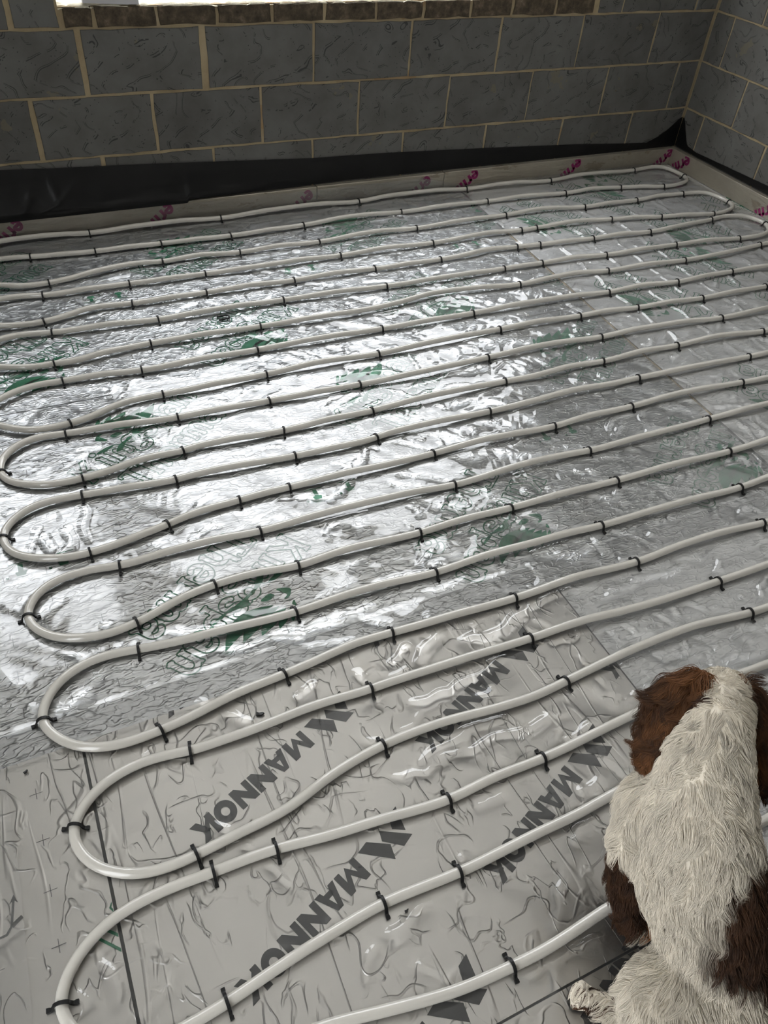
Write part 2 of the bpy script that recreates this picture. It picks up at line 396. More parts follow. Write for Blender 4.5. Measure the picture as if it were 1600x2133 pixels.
# grey plastic channel lying on the ledge
bm = bmesh.new()
pr = [(0.0, 0.0), (0.05, 0.0), (0.05, 0.028), (0.046, 0.028), (0.046, 0.004), (0.004, 0.004), (0.004, 0.028), (0.0, 0.028)]
zb = WZ0 + 0.012
va = [bm.verts.new((-3.040, -0.006 + y, zb + z)) for y, z in pr]; vb = [bm.verts.new((-2.842, -0.004 + y, zb - 0.008 + z)) for y, z in pr]
n = len(pr)
for i in range(n): bm.faces.new((va[i], vb[i], vb[(i + 1) % n], va[(i + 1) % n]))
bm.faces.new(va[::-1]); bm.faces.new(vb)
bmesh.ops.recalc_face_normals(bm, faces=bm.faces)
tag(bm_obj('plastic_channel', bm, M['strip']), 'short grey plastic channel lying at the left end of the window ledge', 'plastic channel')

# ------------------------------------------------------------------ insulation boards
def seamx(y): return -1.425 + 0.048 * (y + 0.839)
def board(name, pts, mat, label, thick=0.1):
    bm = bmesh.new()
    top = [bm.verts.new((x, y, 0.0)) for x, y in pts]; bot = [bm.verts.new((x, y, -thick)) for x, y in pts]
    bm.faces.new(top); bm.faces.new(bot[::-1]); n = len(pts)
    for i in range(n): bm.faces.new((top[i], bot[i], bot[(i + 1) % n], top[(i + 1) % n]))
    bmesh.ops.recalc_face_normals(bm, faces=bm.faces)
    o = bm_obj(name, bm, mat); tag(o, label, 'insulation board', 'foil-faced floor insulation boards'); o['quad'] = [float(c) for p in pts for c in p]
    return o
G = 0.003
bA = board('insulation_board', [(-3.84, -1.222), (seamx(-1.222) - .006, -1.222), (seamx(-0.0) - .006, -0.005), (-3.84, -0.005)], M['foil'], 'silver foil board with green lettering along the foot of the window wall')
bB = board('insulation_board', [(-3.84, -2.394), (seamx(-2.394) - .006, -2.394), (seamx(-1.226) - .006, -1.226), (-3.84, -1.226)], M['foil'], 'silver foil board with green lettering across the middle of the floor')
bR = board('insulation_board', [(seamx(-2.40) + .006, -2.40), (-0.005, -2.40), (-0.005, -0.005), (seamx(0) + .006, -0.005)], M['foil_dull'], 'silver foil board beside the right-hand block wall past the tan foam gap')
bC = board('insulation_board', [(-3.594, -3.203), (-2.42, -3.203), (-2.42, -2.400), (-3.594, -2.400)], M['mannok'], 'warm silver foil board with rows of charcoal lettering left of the dog')
bK = board('insulation_board', [(-2.416, -3.203), (-0.005, -3.203), (-0.005, -2.404), (-1.6, -2.404), (-1.6, -2.399), (-2.416, -2.399)], M['foil_dull'], 'silver foil board with green marks running to the right behind the dog')
bE = board('insulation_board', [(-3.594, -4.68), (-1.20, -4.68), (-1.20, -3.207), (-3.594, -3.207)], M['mannok'], 'warm silver foil board under the dog nearest the camera')
bD = board('insulation_board', [(-4.59, -4.68), (-3.600, -4.68), (-3.600, -2.400), (-4.59, -2.400)], M['mannok'], 'silver foil board with fine crosses along the lower left edge')
bL = board('insulation_board', [(-4.59, -2.394), (-3.846, -2.394), (-3.846, -0.005), (-4.59, -0.005)], M['foil'], 'silver foil board at the far left past the pipe bends')
# tan foam squeezed into the gap between the boards
fy = np.linspace(-0.55, -2.02, 160); prof = np.linspace(-1, 1, 7)
FX = np.array([[seamx(y) + u * 0.0052 for u in prof] for y in fy])
FYY = np.array([[y] * 7 for y in fy])
FZ = np.array([[(1 - u * u) * (0.003 + 0.002 * math.sin(y * 31) ** 2) - 0.0045 for u in prof] for y in fy])
tag(grid_obj('foam_bead', FX, FYY, FZ, M['foam']), 'line of tan expanding foam in the gap between two foil boards', 'foam bead')
# aluminium tape over the long joint
def tape(name, x0, x1, y0, y1, label, wav=0.0007):
    nx, ny = int((x1 - x0) / 0.012), 14
    X, Y = np.meshgrid(np.linspace(x0, x1, nx), np.linspace(y0, y1, ny))
    Z = 0.0007 + 0.4 * wav * (np.sin(X * 70 + 3 * np.sin(Y * 120)) * 0.3 + np.sin(Y * 330 + np.sin(X * 23)) * 0.7) * 0.6
    Z += 0.0010 * np.clip(1 - (Y - y0) / 0.018, 0, 1) ** 2 * (0.6 + 0.4 * np.sin(X * 13))
    Z[0] = 0.0002; Z[-1] = 0.0002
    return tag(grid_obj(name, X, Y, Z, M['tape']), label, 'foil tape')
tape('foil_tape_strip', -4.2, -1.62, -2.420, -2.346, 'creased silver foil tape over the joint between green-print and charcoal-print boards')

# ------------------------------------------------------------------ print on the boards
def stroke_sdf(P, segs, discs):
    d = np.full(P.shape[:2], 9.0)
    for (a, b, hw) in segs:
        a = np.array(a); b = np.array(b); ab = b - a; L2 = max(ab @ ab, 1e-9)
        if hw < 0:                     # square-ended bar
            L = math.sqrt(L2); u = ab / L; q = P - (a + b) / 2; hx = np.abs(q @ u) - L / 2; hy = np.abs(q @ np.array((-u[1], u[0]))) + hw
            dd = np.where((hx > 0) & (hy > 0), np.hypot(np.maximum(hx, 0), np.maximum(hy, 0)), np.maximum(hx, hy))
        else:
            t = np.clip(((P - a) @ ab) / L2, 0, 1)
            dd = np.linalg.norm(P - (a + t[..., None] * ab), axis=-1) - hw
        d = np.minimum(d, dd)
    for (c, r) in discs: d = np.minimum(d, np.linalg.norm(P - np.array(c), axis=-1) - r)
    return d
def contours(d, xs, ys):
    """marching squares: closed loops of the zero level"""
    nx, ny = len(xs), len(ys); links = {}; pos = {}
    def cut(k, v0, v1, p0, p1):
        if k not in pos:
            t = v0 / (v0 - v1); pos[k] = (p0[0] + t * (p1[0] - p0[0]), p0[1] + t * (p1[1] - p0[1]))
        return k
    ins = d < 0
    act = np.argwhere(~((ins[:-1, :-1] == ins[:-1, 1:]) & (ins[:-1, :-1] == ins[1:, :-1]) & (ins[:-1, :-1] == ins[1:, 1:])))
    for j, i in act:
        c = [(j, i), (j, i + 1), (j + 1, i + 1), (j + 1, i)]; e = []
        for q in range(4):
            (ja, ia), (jb, ib) = c[q], c[(q + 1) % 4]
            if ins[ja, ia] != ins[jb, ib]:
                key = tuple(sorted(((ja, ia), (jb, ib))))
                (j0, i0), (j1, i1) = key
                e.append(cut(key, d[j0, i0], d[j1, i1], (xs[i0], ys[j0]), (xs[i1], ys[j1])))
        for q in range(0, len(e) - 1, 2):
            links.setdefault(e[q], []).append(e[q + 1]); links.setdefault(e[q + 1], []).append(e[q])
    loops = []; seen = set()
    for s in links:
        if s in seen: continue
        lp = [s]; seen.add(s); cur = s
        while True:
            nxt = [k for k in links[cur] if k not in seen]
            if not nxt: break
            cur = nxt[0]; seen.add(cur); lp.append(cur)
        if len(lp) > 5: loops.append([pos[k] for k in lp])
    return loops
def arc(cx, cy, rx, ry, a0, a1, n=10):
    return [(cx + rx * math.cos(math.radians(a0 + (a1 - a0) * i / n)), cy + ry * math.sin(math.radians(a0 + (a1 - a0) * i / n))) for i in range(n + 1)]
HW = 0.135
GL = {   # polylines at x-height 1, dots, advance
    'K': ([[(.22, 0), (.22, 1.5)], [(.30, .62), (1.0, 1.5)], [(.50, .88), (1.12, 0)], [(.02, 0), (.42, 0)], [(.02, 1.5), (.42, 1.5)], [(.85, 1.5), (1.2, 1.5)], [(.95, 0), (1.3, 0)]], [], 1.38),
    'i': ([[(.3, 0), (.3, 1)], [(.08, 0), (.52, 0)], [(.1, 1), (.3, 1)]], [((.3, 1.42), .17)], .66),
    'n': ([[(.22, 0), (.22, 1)], [(.05, 1), (.22, 1)], [(.02, 0), (.42, 0)], arc(.55, .62, .33, .38, 160, 0) + [(.88, 0)], [(.70, 0), (1.08, 0)]], [], 1.16),
    'g': ([arc(.48, .62, .36, .36, 0, 360, 20), arc(.50, -.22, .42, .26, 0, 360, 20), [(.18, .32), (.2, .1), (.5, .05)], [(.8, .9), (1.0, 1.0)]], [], 1.08),
    's': ([arc(.42, .76, .30, .24, 20, 250, 12) + arc(.44, .25, .32, .25, 75, -160, 12)], [], .92),
    'p': ([[(.22, -.5), (.22, 1)], [(.05, 1), (.22, 1)], [(.02, -.5), (.45, -.5)], arc(.58, .5, .40, .50, 150, -150, 16)], [], 1.16),
    'a': ([arc(.42, .30, .32, .30, 0, 360, 18), arc(.44, .70, .32, .30, 155, 0, 10) + [(.76, .12), (.95, .0)]], [], 1.08),
    'T': ([[(.6, 0), (.6, 1.5)], [(.05, 1.5), (1.15, 1.5)], [(.38, 0), (.82, 0)], [(.05, 1.5), (.05, 1.25)], [(1.15, 1.5), (1.15, 1.25)]], [], 1.22),
    'h': ([[(.22, 0), (.22, 1.5)], [(.05, 1.5), (.22, 1.5)], [(.02, 0), (.42, 0)], arc(.55, .62, .33, .38, 160, 0) + [(.88, 0)], [(.70, 0), (1.08, 0)]], [], 1.16),
    'e': ([[(.12, .52), (.82, .52)], arc(.48, .5, .38, .50, 5, 310, 18)], [], 1.02),
    'r': ([[(.22, 0), (.22, 1)], [(.05, 1), (.22, 1)], [(.02, 0), (.45, 0)], arc(.55, .62, .33, .38, 165, 60, 6)], [((.74, .86), .17)], .90),
    'm': ([[(.22, 0), (.22, 1)], [(.05, 1), (.22, 1)], [(.04, 0), (.40, 0)], arc(.50, .62, .28, .38, 160, 0) + [(.78, 0)], arc(1.06, .62, .28, .38, 160, 0) + [(1.34, 0)], [(.62, 0), (.94, 0)], [(1.18, 0), (1.52, 0)]], [], 1.60),
}
def ribbon(loop, hw, V, Fc, closed=True):
    n = len(loop); b = len(V); P = np.array(loop)
    for i in range(n):
        p0 = P[(i - 1) % n] if closed or i > 0 else P[i]; p1 = P[(i + 1) % n] if closed or i < n - 1 else P[i]
        t = p1 - p0; L = np.linalg.norm(t) or 1.0; nn = np.array((-t[1], t[0])) / L
        V.append(tuple(P[i] + nn * hw)); V.append(tuple(P[i] - nn * hw))
    for i in range(n if closed else n - 1):
        j = (i + 1) % n; Fc.append((b + 2 * i, b + 2 * i + 1, b + 2 * j + 1, b + 2 * j))
def glyph_outline(ch):
    polys, dots, adv = GL[ch]
    segs = [(a, b, (-HW if len(pl) == 2 and abs(b[1] - a[1]) > .3 else -0.075 if len(pl) == 2 else HW)) for pl in polys for a, b in zip(pl[:-1], pl[1:])]
    xs = np.arange(-0.25, adv + 0.35, 0.045); ys = np.arange(-0.8, 1.85, 0.045)
    P = np.stack(np.meshgrid(xs, ys), -1)
    d = stroke_sdf(P, segs, dots)
    out = []
    for lp in contours(d, xs, ys):
        a = np.array(lp)
        out.append(a)
    return out, adv
_cache = {}
def word_outline(word, xh, origin, line, V, Fc):
    x = 0.0
    for ch in word:
        if ch not in _cache: _cache[ch] = glyph_outline(ch)
        lps, adv = _cache[ch]
        for lp in lps: ribbon([(origin[0] + (x + p[0]) * xh, origin[1] + p[1] * xh) for p in lp], line / 2, V, Fc)
        x += adv
    return x * xh
# one printed motif in its own frame: origin at the foot of the K, u along the line of text, v up the letters
KV, KF, TV, TF = [], [], [], []
word_outline('Kingspan', 0.0575, (0, 0), 0.0036, KV, KF)
word_outline('Therma', 0.0575, (0.055, -0.132), 0.0036, TV, TF)
LION_W = {'b1': [(-3.256, -2.308), (-3.218, -2.244), (-3.198, -2.223), (-3.171, -2.216), (-3.123, -2.226), (-3.152, -2.231), (-3.2, -2.257)], 'b2': [(-3.211, -2.300), (-3.188, -2.248), (-3.159, -2.234), (-3.11, -2.233), (-3.136, -2.255), (-3.169, -2.281)], 'b3': [(-3.166, -2.295), (-3.139, -2.262), (-3.12, -2.252), (-3.078, -2.245), (-3.085, -2.262), (-3.118, -2.280)], 'b4': [(-3.115, -2.290), (-3.100, -2.268), (-3.070, -2.252), (-3.078, -2.272)],
 'body': [(-3.24, -2.206), (-3.193, -2.187), (-3.17, -2.174), (-3.139, -2.153), (-3.121, -2.117), (-3.1, -2.112), (-3.115, -2.145), (-3.15, -2.169), (-3.167, -2.183), (-3.161, -2.202), (-3.183, -2.203), (-3.222, -2.205)], 'tail': [(-3.24, -2.206), (-3.221, -2.202), (-3.241, -2.218), (-3.281, -2.238), (-3.262, -2.221)],
 'head': [(-3.093, -2.175), (-3.072, -2.177), (-3.053, -2.186), (-3.065, -2.211), (-3.085, -2.214), (-3.068, -2.202), (-3.082, -2.188)], 'jaw': [(-3.142, -2.199), (-3.111, -2.181), (-3.097, -2.194), (-3.119, -2.206)], 'tuft': [(-3.059, -2.221), (-3.06, -2.244), (-3.071, -2.235)], 'leg': [(-3.106, -2.149), (-3.08, -2.146), (-3.045, -2.125), (-3.055, -2.120), (-3.085, -2.132)]}
K1O, K1A = (-3.012, -1.998), math.radians(-141.0)
def local(p, o, a):
    dx, dy = p[0] - o[0], p[1] - o[1]; return (dx * math.cos(a) + dy * math.sin(a), -dx * math.sin(a) + dy * math.cos(a))
def lens(a, b, co_, ci_, n=9):
    q = lambda p0, p1, p2, t: tuple((1 - t) ** 2 * p0[i] + 2 * t * (1 - t) * p1[i] + t * t * p2[i] for i in (0, 1))
    return [q(a, co_, b, i / n) for i in range(n + 1)] + [q(b, ci_, a, i / n) for i in range(1, n)]
def rounded(pl, it=2):
    for _ in range(it):
        pl = [tuple(pl[i][c] * (1 - t) + pl[(i + 1) % len(pl)][c] * t for c in (0, 1)) for i in range(len(pl)) for t in (0.2, 0.8)]
    return pl
LION_W = {k: rounded(v) for k, v in LION_W.items() if k[0] != 'b' or k == 'body'}
LION_W.update(b1=lens((-3.112, -2.222), (-3.260, -2.312), (-3.232, -2.190), (-3.172, -2.250)), b2=lens((-3.100, -2.230), (-3.214, -2.304), (-3.200, -2.222), (-3.140, -2.262)),
              b3=lens((-3.086, -2.240), (-3.168, -2.300), (-3.160, -2.238), (-3.108, -2.276)), b4=lens((-3.076, -2.246), (-3.122, -2.296), (-3.122, -2.252), (-3.086, -2.276)), b5=lens((-3.066, -2.248), (-3.084, -2.286), (-3.092, -2.262), (-3.068, -2.270)))
LION = {k: [local(p, K1O, K1A) for p in v] for k, v in LION_W.items()}
def clip_to_quad(bm, quad):
    pts = [Vector((quad[2 * i], quad[2 * i + 1], 0)) for i in range(len(quad) // 2)]
    c = sum(pts, Vector()) / len(pts)
    for a, b in zip(pts, pts[1:] + pts[:1]):
        n = Vector((b.y - a.y, a.x - b.x, 0)).normalized()
        if (c - a).dot(n) > 0: n = -n
        bmesh.ops.bisect_plane(bm, geom=bm.verts[:] + bm.edges[:] + bm.faces[:], plane_co=a - n * 0.001, plane_no=n, clear_outer=True)
def place_print(name, V, Fc, o, ang, board_o, mat, z=0.0006):
    ca, sa = math.cos(ang), math.sin(ang)
    W = [(o[0] + x * ca - y * sa, o[1] + x * sa + y * ca, z) for x, y in V]
    quad = list(board_o['quad']); xs, ys = quad[0::2], quad[1::2]
    wx = [p[0] for p in W]; wy = [p[1] for p in W]
    if max(wx) < min(xs) or min(wx) > max(xs) or max(wy) < min(ys) or min(wy) > max(ys): return None
    bm = bmesh.new(); vs = [bm.verts.new(p) for p in W]
    for f in Fc:
        try: bm.faces.new([vs[i] for i in f])
        except ValueError: pass
    bmesh.ops.recalc_face_normals(bm, faces=bm.faces)
    for f in bm.faces:
        if f.normal.z < 0: f.normal_flip()
    clip_to_quad(bm, quad)
    if len(bm.faces) == 0: bm.free(); return None
    return bm_obj(name, bm, mat, board_o)
def poly_print(name, polys, o, ang, board_o, mat, z=0.0005):
    V, Fc = [], []
    for pl in polys:
        b = len(V); V += list(pl); Fc.append(tuple(range(b, b + len(pl))))
    return place_print(name, V, Fc, o, ang, board_o, mat, z)
def kingspan(o, deg, board_o):
    a = math.radians(deg)
    r = place_print('printed_lettering', KV, KF, o, a, board_o, M['greenline'])
    if r: r['label'] = 'green outlined lettering Kingspan'
    r = place_print('printed_lettering', TV, TF, o, a, board_o, M['greenline'])
    if r: r['label'] = 'green outlined lettering Therma'
    e = poly_print('lion_emblem', [LION[k] for k in ('body', 'tail', 'leg')], o, a, board_o, M['green'])
    if e: e['label'] = 'green lion emblem print'
    e = poly_print('lion_head_emblem', [LION[k] for k in ('head', 'jaw', 'tuft')], o, a, board_o, M['green'])
    e = poly_print('plume_emblem', [LION[k] for k in ('b1', 'b2', 'b3', 'b4', 'b5')], o, a, board_o, M['green'])
    if e: e['label'] = 'green fan of plumes in the emblem'
UP, DN = 39.5, -141.0
for i in range(-1, 3):
    kingspan((-3.440 + 0.783 * i, -1.628 - 0.015 * i), UP, bB); kingspan((-3.795 + 0.783 * i, -1.998), DN, bB) if False else None
for x in (-3.795, -3.012, -2.262, -1.472): kingspan((x, -1.998), DN, bB)
for x in (-3.381, -2.615, -1.842, -1.075): kingspan((x, -0.828), DN, bA)
for x in (-3.80, -3.030, -2.252, -1.480): kingspan((x, -0.488), UP, bA)
for y in (-0.10, -0.87, -1.64, -2.41): kingspan((-0.88, y), -52.0, bR); kingspan((-0.98, y + 0.20), 128.0, bR)
for y in (-0.45, -1.22, -1.99): kingspan((-0.22, y), -52.0, bR); kingspan((-0.36, y + 0.25), 128.0, bR)
for x in (-2.07, -1.30, -0.53): kingspan((x, -2.74), UP, bK); kingspan((x + 0.36, -3.02), DN, bK)
def arrows(board_o, x, y, flip=1):
    for dx in (0.0, 0.1):
        a = 0 if flip > 0 else math.pi
        poly_print('arrow_mark', [[(-.006, .004), (.006, .004), (.006, .030), (.014, .030), (.010, .044), (-.010, .044), (-.014, .030), (-.006, .030)], [(-.028, -.001), (.028, -.001), (.028, .0015), (-.028, .0015)],
                                  [(.030, .040), (.036, .046), (.034, .049), (.028, .043)], [(.034, .040), (.037, .043), (.030, .049), (.028, .046)]], (x + dx, y), a, board_o, M['green'])
for x in (-3.265, -2.49, -1.71): arrows(bA, x, -0.620)
for x in (-3.655, -2.87, -2.09): arrows(bB, x, -1.862, -1)
arrows(bK, -2.26, -2.645, -1); arrows(bK, -1.49, -2.645, -1)
# fine registration crosses
def crosses(board_o, x0, x1, y0, y1):
    V, Fc = [], []
    x = x0
    while x < x1:
        y = y0
        while y > y1:
            for (hx, hy) in ((.012, .0006), (.0006, .012)):
                if rng.random() < 0.12: continue
                b = len(V); V += [(x - hx, y - hy), (x + hx, y - hy), (x + hx, y + hy), (x - hx, y + hy)]; Fc.append((b, b + 1, b + 2, b + 3))
            y -= 0.0985
        x += 0.0985
    o = place_print('registration_marks', V, Fc, (0, 0), 0, board_o, M['mark'])
    if o: tag(o, 'fine grey printed crosses', kind='stuff')
crosses(bD, -4.09, -3.60, -2.50, -4.0); crosses(bB, -3.795, -1.55, -1.32, -2.38); crosses(bA, -3.795, -1.5, -0.14, -1.2)
poly_print('printed_strokes', [[(-3.620, -2.797), (-3.599, -2.817), (-3.599, -2.824), (-3.623, -2.801)], [(-3.637, -2.803), (-3.600, -2.842), (-3.600, -2.849), (-3.640, -2.807)], [(-3.601, -2.758), (-3.607, -2.768), (-3.600, -2.780), (-3.597, -2.779), (-3.603, -2.768), (-3.600, -2.760)]], (0, 0), 0, bD, M['green'])
UV_, UF_ = [], []
ribbon([(-3.797, -2.682), (-3.793, -2.735)] + [(-3.785, -2.744), (-3.774, -2.743)] + [(-3.765, -2.732), (-3.757, -2.684)], 0.0022, UV_, UF_, closed=False)
for (x, y, a) in ((-3.757, -2.684, 84), (-3.797, -2.682, 92)):
    b = len(UV_)
    for (r, t) in ((0.006, a), (0.013, a + 145), (0.004, a + 180), (0.013, a - 145)): UV_.append((x + r * math.cos(math.radians(t)), y + r * math.sin(math.radians(t))))
    UF_.append((b, b + 1, b + 2, b + 3))
b = len(UV_); UV_ += [(-3.765, -2.728), (-3.748, -2.719), (-3.745, -2.725), (-3.763, -2.736)]; UF_.append((b, b + 1, b + 2, b + 3))
o = place_print('double_arrow_mark', UV_, UF_, (0, 0), 0, bD, M['mark'])
# charcoal lettering on the warmer boards
CH = 0.046
def P_(l): return [(x * CH, y * CH) for x, y in l]
LET = {
 'M': ([[(0, 0), (.36, 0), (.36, 1), (0, 1)], [(1.12, 0), (1.48, 0), (1.48, 1), (1.12, 1)], [(.36, 1), (.36, .52), (.74, .0), (.74, .42)], [(1.12, 1), (.74, .42), (.74, 0), (1.12, .52)]], 1.56),
 'A': ([[(0, 0), (.38, 0), (.72, 1), (.46, 1)], [(1.30, 0), (.92, 0), (.58, 1), (.84, 1)], [(.40, .18), (.90, .18), (.84, .42), (.47, .42)]], 1.34),
 'N': ([[(0, 0), (.35, 0), (.35, 1), (0, 1)], [(.86, 0), (1.21, 0), (1.21, 1), (.86, 1)], [(.35, 1), (.35, .50), (.86, 0), (.86, .50)]], 1.30),
 'K': ([[(0, 0), (.36, 0), (.36, 1), (0, 1)], [(.36, .40), (.80, 1), (1.22, 1), (.62, .36), (.36, .12)], [(.46, .62), (.86, 0), (1.30, 0), (.74, .72)]], 1.32),
}
MP = []; MF = []
mx_ = 0.0
for ch in 'MANNOK':
    if ch == 'O':
        n = 24; b = len(MP)
        for i in range(n):
            t = 2 * math.pi * i / n
            MP.append(((mx_ + .62 + .60 * math.cos(t)) * CH, (.5 + .53 * math.sin(t)) * CH)); MP.append(((mx_ + .62 + .23 * math.cos(t)) * CH, (.5 + .21 * math.sin(t)) * CH))
        for i in range(n): j = (i + 1) % n; MF.append((b + 2 * i, b + 2 * i + 1, b + 2 * j + 1, b + 2 * j))
        mx_ += 1.26; continue
    polys, adv = LET[ch]
    for pl in polys:
        b = len(MP); MP += [((mx_ + x) * CH, y * CH) for x, y in pl]; MF.append(tuple(range(b, b + len(pl))))
    mx_ += adv
sx = 0.295 / (mx_ * CH); MP = [(x * sx, y) for x, y in MP]
MA = math.radians(-156.5)
M2O = (-3.172, -2.858)
EMB = [[local(p, M2O, MA) for p in pl] for pl in ([(-3.055, -2.799), (-3.077, -2.811), (-3.081, -2.838), (-3.057, -2.85)], [(-3.106, -2.831), (-3.048, -2.862), (-3.073, -2.877), (-3.109, -2.852)], [(-3.161, -2.854), (-3.138, -2.841), (-3.096, -2.863), (-3.099, -2.893)])]
for bo in (bC, bE):
    for r in range(-2, 6):
        for c in range(0, 4):
            o = (-3.172 + 0.487 * c, -2.567 - 0.291 * r)
            t = place_print('printed_lettering', MP, MF, o, MA, bo, M['grey'])
            if t: t['label'] = 'charcoal lettering MANNOK'
            t = poly_print('folded_arrow_emblem', EMB, o, MA, bo, M['grey'])

# ------------------------------------------------------------------ edge strips and black membrane
UH = 0.090
def edge_strip(b, label):
    bm = bmesh.new(); box_bm(bm, *b)
    bmesh.ops.bevel(bm, geom=bm.edges[:], offset=0.002, segments=1, affect='EDGES')
    return tag(bm_obj('edge_insulation_strip', bm, M['upstand']), label, 'insulation strip', 'upright foil-faced edge strips')
eL = edge_strip((-4.55, -2.150, -0.033, -0.006, 0.001, UH - 0.004), 'long upright foil edge strip at the left foot of the window wall')
eM = edge_strip((-2.147, -1.480, -0.034, -0.006, 0.001, UH - 0.002), 'dirty stained upright edge strip in the middle of the window wall')
eR = edge_strip((-1.477, -0.037, -0.033, -0.006, 0.001, UH), 'clean upright foil edge strip ending in the far corner')
eS = edge_strip((-0.035, -0.007, -4.68, -0.006, 0.001, UH), 'upright foil edge strip along the right-hand block wall')
def stroke_letters(word):
    sh = {'e': [[(.10, .50), (.80, .50)] + arc(.45, .5, .38, .46, 0, 300, 14)], 'r': [[(.15, 0), (.15, .95)], arc(.50, .55, .36, .40, 170, 60, 6)], 'm': [[(.15, 0), (.15, .95)], arc(.42, .60, .27, .34, 170, 0, 8) + [(.69, 0)], arc(.96, .60, .27, .34, 170, 0, 8) + [(1.23, 0)]]}
    adv = {'e': 1.0, 'r': .80, 'm': 1.5}
    V, Fc = [], []; x = 0
    for ch in word:
        for pl in sh[ch]: ribbon([(x + p[0], p[1]) for p in pl], 0.17, V, Fc, closed=False)
        x += adv[ch]
    return V, Fc
EV, EF = stroke_letters('erm')
def strip_print(parent, u_top, z_top, plane, x0, ang=-142, s=0.040):
    """magenta letters running diagonally, cut off by the strip edges"""
    a = math.radians(ang); ca, sa = math.cos(a), math.sin(a)
    bm = bmesh.new(); vs = []
    for x, y in EV:
        u, z = u_top + s * (x * ca - y * sa), z_top + s * (x * sa + y * ca)
        vs.append(bm.verts.new((u, x0, z) if plane == 'y' else (x0, 2 * u_top - u, z)))
    for f in EF: bm.faces.new([vs[i] for i in f])
    for co, no in (((0, 0, UH - 0.006), (0, 0, 1)), ((0, 0, 0.004), (0, 0, -1))):
        bmesh.ops.bisect_plane(bm, geom=bm.verts[:] + bm.edges[:] + bm.faces[:], plane_co=co, plane_no=no, clear_outer=True)
    bmesh.ops.recalc_face_normals(bm, faces=bm.faces)
    o = bm_obj('printed_lettering', bm, M['magenta'], parent); o['label'] = 'magenta lettering'
for u in (-3.445, -2.835): strip_print(eL, u, 0.088, 'y', -0.0336)
strip_print(eL, -2.19, 0.080, 'y', -0.0336)
strip_print(eM, -1.575, 0.085, 'y', -0.0346)
for u in (-1.305, -0.675, -0.050): strip_print(eR, u, 0.092, 'y', -0.0336)
def strip_print_r(u): strip_print(eS, u, 0.092, 'x', -0.0356)
for u in (-0.160, -0.800, -1.44): strip_print_r(u)

top = [(-4.55, 0.30), (-3.453, 0.271), (-3.279, 0.261), (-3.096, 0.254), (-2.705, 0.235), (-2.161, 0.206), (-1.801, 0.199), (-1.276, 0.178), (-0.688, 0.151), (-0.33, 0.128), (-0.215, 0.122), (-0.14, 0.150), (-0.088, 0.182), (-0.03, 0.232), (-0.008, 0.242)]
TX = np.linspace(-4.55, -0.008, 420); TZ = np.interp(TX, [p[0] for p in top], [p[1] for p in top])
V_ = np.linspace(0, 1, 26)
XX, VV = np.meshgrid(TX, V_)
wl = np.interp(TX, [-4.55, -2.75, -2.0], [1.0, 1.0, 0.0])
cl = np.array([(-.040, .080), (-.041, .092), (-.039, .106), (-.030, .122), (-.019, .150), (-.010, .19), (-.006, .24)])
YY = np.empty_like(XX); ZZ = np.empty_like(XX)
for i, tx in enumerate(TX):
    tz = TZ[i]; k = wl[i]; zb_ = .080 if k > .999 else .094
    yl = np.interp(V_, np.linspace(0, 1, 7), cl[:, 0]); zl = np.interp(V_, np.linspace(0, 1, 7), (cl[:, 1] - .080) / .16 * (tz - zb_) + zb_)
    yr = -0.008 + 0.003 * V_; zr = 0.093 + V_ * (tz - 0.093)
    YY[:, i] = k * yl + (1 - k) * yr; ZZ[:, i] = k * zl + (1 - k) * zr
fold = sum(a * np.sin(XX * f + VV * g + p) for a, f, g, p in ((.0022, 11, 5, 0), (.0016, 23, -6, 1)))
diag = np.zeros_like(XX)
for _ in range(26):
    cx = nrng.uniform(-4.4, -0.4); sl = nrng.uniform(-0.35, 0.35); wd = nrng.uniform(.006, .014); am = nrng.uniform(.002, .007)
    diag += am * np.exp(-((XX - cx - sl * (VV - .5)) / wd) ** 2) * np.exp(-((VV - nrng.uniform(.35, .8)) / .3) ** 2)
amp = np.clip(wl, 0.08, 1)[None] * np.sin(np.clip(VV, 0, 1) * np.pi) ** .7
YY = YY - np.abs(fold * amp) - diag * amp
tag(grid_obj('damp_membrane', XX, YY, ZZ, M['membrane']), 'black plastic membrane standing against the foot of the window wall', 'plastic membrane')
RY = np.linspace(-4.68, -0.008, 340); RZ = np.interp(RY, [-3.5, -0.694, -0.425, -0.173, -0.096, -0.05, -0.03, -0.008], [0.14, 0.130, 0.121, 0.112, 0.122, 0.19, 0.228, 0.24])
YY2, VV2 = np.meshgrid(RY, np.linspace(0, 1, 8))
tag(grid_obj('damp_membrane', -0.004 - 0.002 * np.abs(np.sin(YY2 * 23 + VV2 * 3)), YY2, 0.093 + VV2 * (RZ[None] - 0.093), M['membrane']), 'narrow black plastic membrane edge along the right-hand wall', 'plastic membrane')

